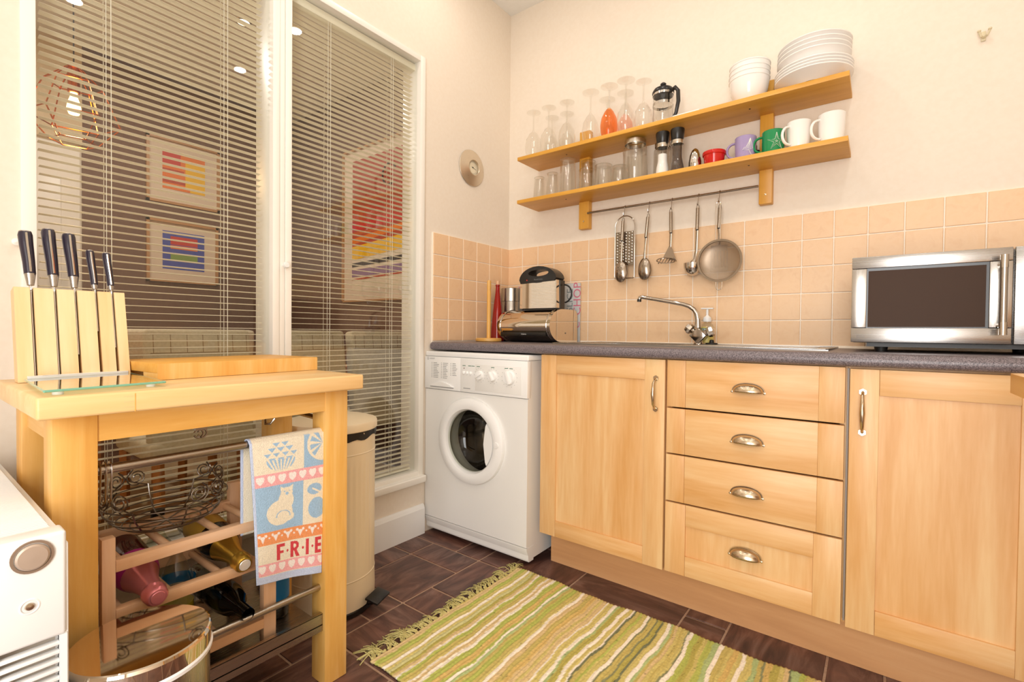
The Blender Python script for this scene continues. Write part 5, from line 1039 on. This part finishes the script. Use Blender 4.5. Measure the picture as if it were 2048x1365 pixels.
MB().prism([(0.318, -2.012), (0.321, -2.012), (0.317, -1.985), (0.314, -1.985)], 'z', gz + 0.009, gz + 0.0093).build('maker_mark', 'grey_print', t)
t = thing('chopping_board', 'thick end-grain wooden chopping board with a hand notch on the cart', 'chopping board', (0.28, -1.64, 0.8385), (0, 0, 0.09))
MB().box((-0.125, -0.208, 0.016), (0.117, 0.208, 0.038), 0.001).build('upper_layer', 'chop_wood', t, local=True)
MB().box((-0.125, -0.165, 0.0003), (0.117, 0.208, 0.016), 0).build('lower_layer', 'chop_wood', t, local=True)
for x0, x1 in ((-0.125, -0.045), (0.045, 0.117)): MB().box((x0, -0.208, 0.0003), (x1, -0.165, 0.016), 0).build('notch_shoulder', 'chop_end', t, local=True)
b = MB()
MB().box((0.117, -0.208, 0.0005), (0.1185, 0.208, 0.0375)).build('end_grain_face', 'chop_end', t, local=True)
# ------------------------------------------------------------------ cream pedal bin
t = thing('cream_pedal_bin', 'cream enamel retro pedal bin behind the cart leg', 'bin', (0.20, -1.26, 0)); bx, by = 0.198, -1.258
nf = 44; b = MB(); prof = [(0.147, 0.02), (0.148, 0.06), (0.146, 0.118), (0.1475, 0.121), (0.146, 0.124), (0.146, 0.15), (0.146, 0.17), (0.146, 0.495), (0.146, 0.515), (0.146, 0.540), (0.1475, 0.543), (0.146, 0.546), (0.146, 0.612)]
nn = nf * 4; vs = []
for r, z in prof:
    fl = 0.0022 if 0.165 < z < 0.50 else 0.0
    for k in range(nn): a = 2 * PI * k / nn; rr = r - fl * (1 if k % 4 in (1, 2) else 0); vs.append((bx + rr * math.cos(a), by + rr * math.sin(a), z))
b.add(vs, [(i * nn + k, i * nn + (k + 1) % nn, (i + 1) * nn + (k + 1) % nn, (i + 1) * nn + k) for i in range(len(prof) - 1) for k in range(nn)]); b.build('body', 'cream_enamel', t, smooth=25)
MB().lathe([(0.146, 0.0005), (0.150, 0.004), (0.150, 0.018), (0.147, 0.022)], (bx, by, 0), 48).build('base_ring', 'black_plastic', t)
MB().lathe([(0.1515, 0.618), (0.153, 0.620), (0.153, 0.640), (0.150, 0.646), (0.12, 0.655), (0.06, 0.661), (0.0, 0.663)], (bx, by, 0), 56).build('lid', 'cream_enamel', t)
bl = MB(); n = 60; bl.add([(bx + (0.1485 + 0.003 * math.sin(k * 2.3) * (j % 2)) * math.cos(2 * PI * k / n), by + (0.1485 + 0.003 * math.sin(k * 2.3) * (j % 2)) * math.sin(2 * PI * k / n), 0.622 - 0.011 * j - 0.006 * (j == 2) * (1 + math.sin(k * 0.9))) for j in range(3) for k in range(n)], [(j * n + k, j * n + (k + 1) % n, (j + 1) * n + (k + 1) % n, (j + 1) * n + k) for j in range(2) for k in range(n)]); bl.build('bin_liner', 'rubber_black', t)
pa = 0.37; dx, dy = math.cos(pa), math.sin(pa)
b = MB(); b.M = Matrix.Translation((bx + 0.185 * dx, by + 0.185 * dy, 0.05)) @ Matrix.Rotation(pa, 4, 'Z') @ Matrix.Rotation(0.25, 4, 'Y'); b.box((-0.025, -0.04, -0.004), (0.025, 0.04, 0.004), 0.002); b.build('pedal', 'black_plastic', t)
b = MB().tube([(bx + 0.14 * dx, by + 0.14 * dy, 0.02), (bx + 0.18 * dx, by + 0.18 * dy, 0.03), (bx + 0.19 * dx, by + 0.19 * dy, 0.047)], 0.008, 8); b.build('pedal_arm', 'black_plastic', t)
# ------------------------------------------------------------------ steel bin in front of the cart
t = thing('steel_pedal_bin', 'small steel pedal bin with mirror-like lid and white rim before the cart', 'bin', (0.692, -1.942, 0)); c0 = (0.692, -1.942, 0); r = 0.106
MB().lathe([(0.0, 0.012), (r * 0.96, 0.012), (r * 0.965, 0.02), (r * 0.965, 0.375)], c0, 48).build('body', 'steel_z', t)
MB().lathe([(r * 0.95, 0.0005), (r * 0.99, 0.003), (r * 0.99, 0.014), (r * 0.96, 0.018)], c0, 40).build('base_ring', 'black_plastic', t)
MB().lathe([(r * 0.97, 0.368), (r * 1.005, 0.370), (r * 1.01, 0.376), (r * 0.985, 0.379)], c0, 48).build('white_rim', 'white_plastic', t)
MB().lathe([(r * 0.985, 0.379), (r * 0.99, 0.404), (r * 0.975, 0.409), (r * 0.95, 0.4105), (r * 0.5, 0.4115), (0.0, 0.4115)], c0, 64).build('lid', 'mirror_steel', t, smooth=12)
MB().box((c0[0] + 0.09, c0[1] - 0.025, 0.01), (c0[0] + 0.135, c0[1] + 0.025, 0.018), 0.003).build('pedal', 'black_plastic', t)
# ------------------------------------------------------------------ storage heater at the left edge
t = thing('storage_heater', 'white storage heater with ribbed top and round control at lower left', 'heater', (0.40, -2.15, 0))
hx0, hx1, hy0, hy1, hz1 = 0.055, 0.749, -2.245, -2.050, 0.650
plain('heater_white', 'f1f1ef', 0.35); plain('knob_brown', 'a08b78', 0.35, 0.5); plain('knob_face', 'b8a492', 0.4, 0.3); plain('recess_grey', 'b9aea0', 0.6)
MB().box((hx0, hy0, 0.06), (hx1 - 0.04, hy1, hz1 - 0.012), 0.002).build('casing', 'heater_white', t)
b = MB().box((hx1 - 0.04, hy0, 0.492), (hx1, hy1 - 0.001, hz1), 0.005, 3); b.box((hx1 - 0.012, hy0, 0.06), (hx1, -2.126, 0.4925)); b.box((hx1 - 0.012, -2.0595, 0.06), (hx1, hy1 - 0.001, 0.4925)); b.box((hx1 - 0.012, -2.126, 0.06), (hx1, -2.0595, 0.30)); b.build('end_panel', 'heater_white', t)
MB().box((hx0, hy1 - 0.0095, 0.06), (hx1 - 0.004, hy1 + 0.0015, hz1 - 0.02), 0.002).build('side_panel', 'heater_white', t)
for k in range(14): z = 0.304 + k * 0.0134; MB().box((hx1 - 0.012, -2.126, z), (hx1 - 0.001, -2.0595, z + 0.0055), 0.001).build('louvre', 'heater_white', t)
MB().box((hx1 - 0.039, -2.126, 0.30), (hx1 - 0.03, -2.0595, 0.492)).build('vent_recess', 'recess_grey', t)
me = box_mesh('top_rib', (-0.0022, hy0 + 0.012 + 2.15, 0), (0.0022, hy1 - 0.012 + 2.15, 0.0105), 'heater_white', 0.0012)
for k in range(76): piece('top_rib', me, (hx0 + 0.02 + k * 0.0085 - 0.40, 0, hz1 - 0.0125), t)
kb = MB().lathe([(0.0235, 0.0), (0.0235, 0.002), (0.020, 0.002), (0.019, -0.004)], (hx1, -2.0885, 0.6225), 32, 'x').build('control_bezel', 'knob_brown', t)
MB().lathe([(0.0185, 0.0), (0.0185, 0.004), (0.016, 0.006), (0.0, 0.0065)], (hx1, -2.0885, 0.6225), 32, 'x').build('control_knob', 'knob_face', kb)
MB().lathe([(0.012, 0.0), (0.010, 0.001), (0.009, 0.0005)], (hx1, -2.0915, 0.5505), 24, 'x').build('screw_seat', 'heater_white', t)
MB().lathe([(0.0055, 0.0), (0.0045, 0.0025), (0.0, 0.003)], (hx1, -2.0915, 0.5505), 14, 'x').build('screw', 'nickel', t)
for x in (0.12, 0.66): MB().box((x, hy0 + 0.02, 0.0), (x + 0.04, hy1 - 0.02, 0.06)).build('foot', 'heater_white', t)
# ------------------------------------------------------------------ wooden breakfast table at the right edge
t = thing('breakfast_table', 'wooden breakfast bar with a rounded corner at the right edge', 'table', (2.15, -1.25, 0))
wood('bar_wood', 'cf9236', 'dba24a', 'e6b562', 'y', 0.6)
MB().prism(rrect(1.930, 2.449, -1.60, -0.835, 0.025), 'z', 0.846, 0.884).build('tabletop', 'bar_wood', t, smooth=40)
for y in (-1.5, -0.93): MB().box((2.36, y - 0.02, 0), (2.40, y + 0.02, 0.846)).build('leg', 'bar_wood', t)
# ------------------------------------------------------------------ rag rug
X0r, X1r, Y0r, Y1r = 0.575, 1.86, -1.372, -0.662
nx, ny = 430, 120
pal = [srgb(c)[:3] for c in ('c4b266', 'cdbd72', 'b5a956', 'f4e9d6', 'f4e9d6', 'b3b95c', '8b8c64', 'd6bc88', 'cbc68c', '727555', 'adbd80', 'd3b46c')]
edges = [0.0]; cl = []
last = 3
while edges[-1] < X1r - X0r + 0.1:
    k = random.choice([i for i in (0, 0, 1, 1, 2, 3, 3, 3, 3, 4, 5, 6, 7, 8, 9, 10, 11) if i != last and {i, last} != {3, 4}]); last = k
    w_ = random.uniform(0.006, 0.013) if k in (3, 4) else random.uniform(0.004, 0.008) if k in (6, 9) else random.uniform(0.008, 0.020); edges.append(edges[-1] + w_); cl.append(pal[k])
edges = np.array(edges); cl = np.array(cl)
gx, gy = np.meshgrid(np.linspace(0, X1r - X0r, nx + 1), np.linspace(0, 1, ny + 1))
ph = np.interp(gx, edges, np.random.uniform(0, 6.28, len(edges)))
wob = 0.0045 * np.sin(gy * 7 + gx * 9) + 0.003 * np.sin(gy * 17 + gx * 23 + 1) + 0.0016 * np.sin(gy * 41 + gx * 57)
ix = np.clip(np.searchsorted(edges, gx + wob + 0.012) - 1, 0, len(cl) - 1)
rc = cl[ix] * (1 + 0.10 * np.sin(gy * 420)[..., None] * 0.6 + 0.08 * np.random.randn(ny + 1, nx + 1, 1))
sw = np.random.rand(ny + 1, nx + 1) < 0.004; rc[sw] *= 0.45
rc = np.clip(rc, 0, 1)
zr = 0.008 + 0.0012 * np.sin(gx * 2 * PI / 0.0125 + wob * 300) + 0.0006 * np.random.rand(ny + 1, nx + 1)
ey = 0.006 * np.sin(gx * 13) + 0.003 * np.sin(gx * 41)
b = MB(); b.v = [(X0r + float(gx[j, i]) + 0.003 * math.sin(gy[j, i] * 9), Y0r + (Y1r - Y0r) * float(gy[j, i]) + float(ey[j, i]), float(zr[j, i])) for j in range(ny + 1) for i in range(nx + 1)]
m = nx + 1; b.f = [(j * m + i, j * m + i + 1, (j + 1) * m + i + 1, (j + 1) * m + i) for j in range(ny) for i in range(nx)]
t = thing('rag_rug', 'green and cream striped rag rug with a fringed end on the floor', 'rug', (1.2, -1.0, 0))
o = b.build('woven_field', 'rug_weave', t, smooth=180)
at = o.data.color_attributes.new('weave', 'FLOAT_COLOR', 'POINT'); at.data.foreach_set('color', np.concatenate([rc.reshape(-1, 3), np.ones((rc.shape[0] * rc.shape[1], 1))], 1).astype(np.float32).ravel())
md = o.modifiers.new('thickness', 'SOLIDIFY'); md.thickness = 0.005; md.offset = -1
speck('fringe_olive', 'b0a562', 'c9bd80', 200, 0.95)
b = MB()
for k in range(34):
    y0 = Y0r + 0.01 + (Y1r - Y0r - 0.02) * (k + random.uniform(-0.2, 0.2)) / 33; ang = random.uniform(-0.7, 0.7) + (0.5 if k > 20 else 0); L = random.uniform(0.045, 0.065) + (0.018 if k < 8 else 0)
    for q in range(7):
        a = ang + random.uniform(-0.35, 0.35); l = L * random.uniform(0.8, 1.1); cu = random.uniform(-0.6, 0.6); yy = y0 + random.uniform(-0.006, 0.006); pts = []
        for s_ in range(6):
            f = s_ / 5; aa = a + cu * f; pts.append((X0r + 0.003 - l * f * math.cos(aa), yy + l * f * math.sin(aa) + 0.002 * math.sin(9 * f + q), 0.007 + 0.012 * math.sin(PI * f) * random.uniform(0.5, 1.0) - 0.0045 * f))
        b.tube(pts, 0.0016, 5)
    b.lathe([(0.0, -0.004), (0.0045, -0.001), (0.0045, 0.003), (0, 0.006)], (X0r - 0.004, y0, 0.008), 7)
o = b.build('fringe', 'fringe_olive', t, kind='stuff')
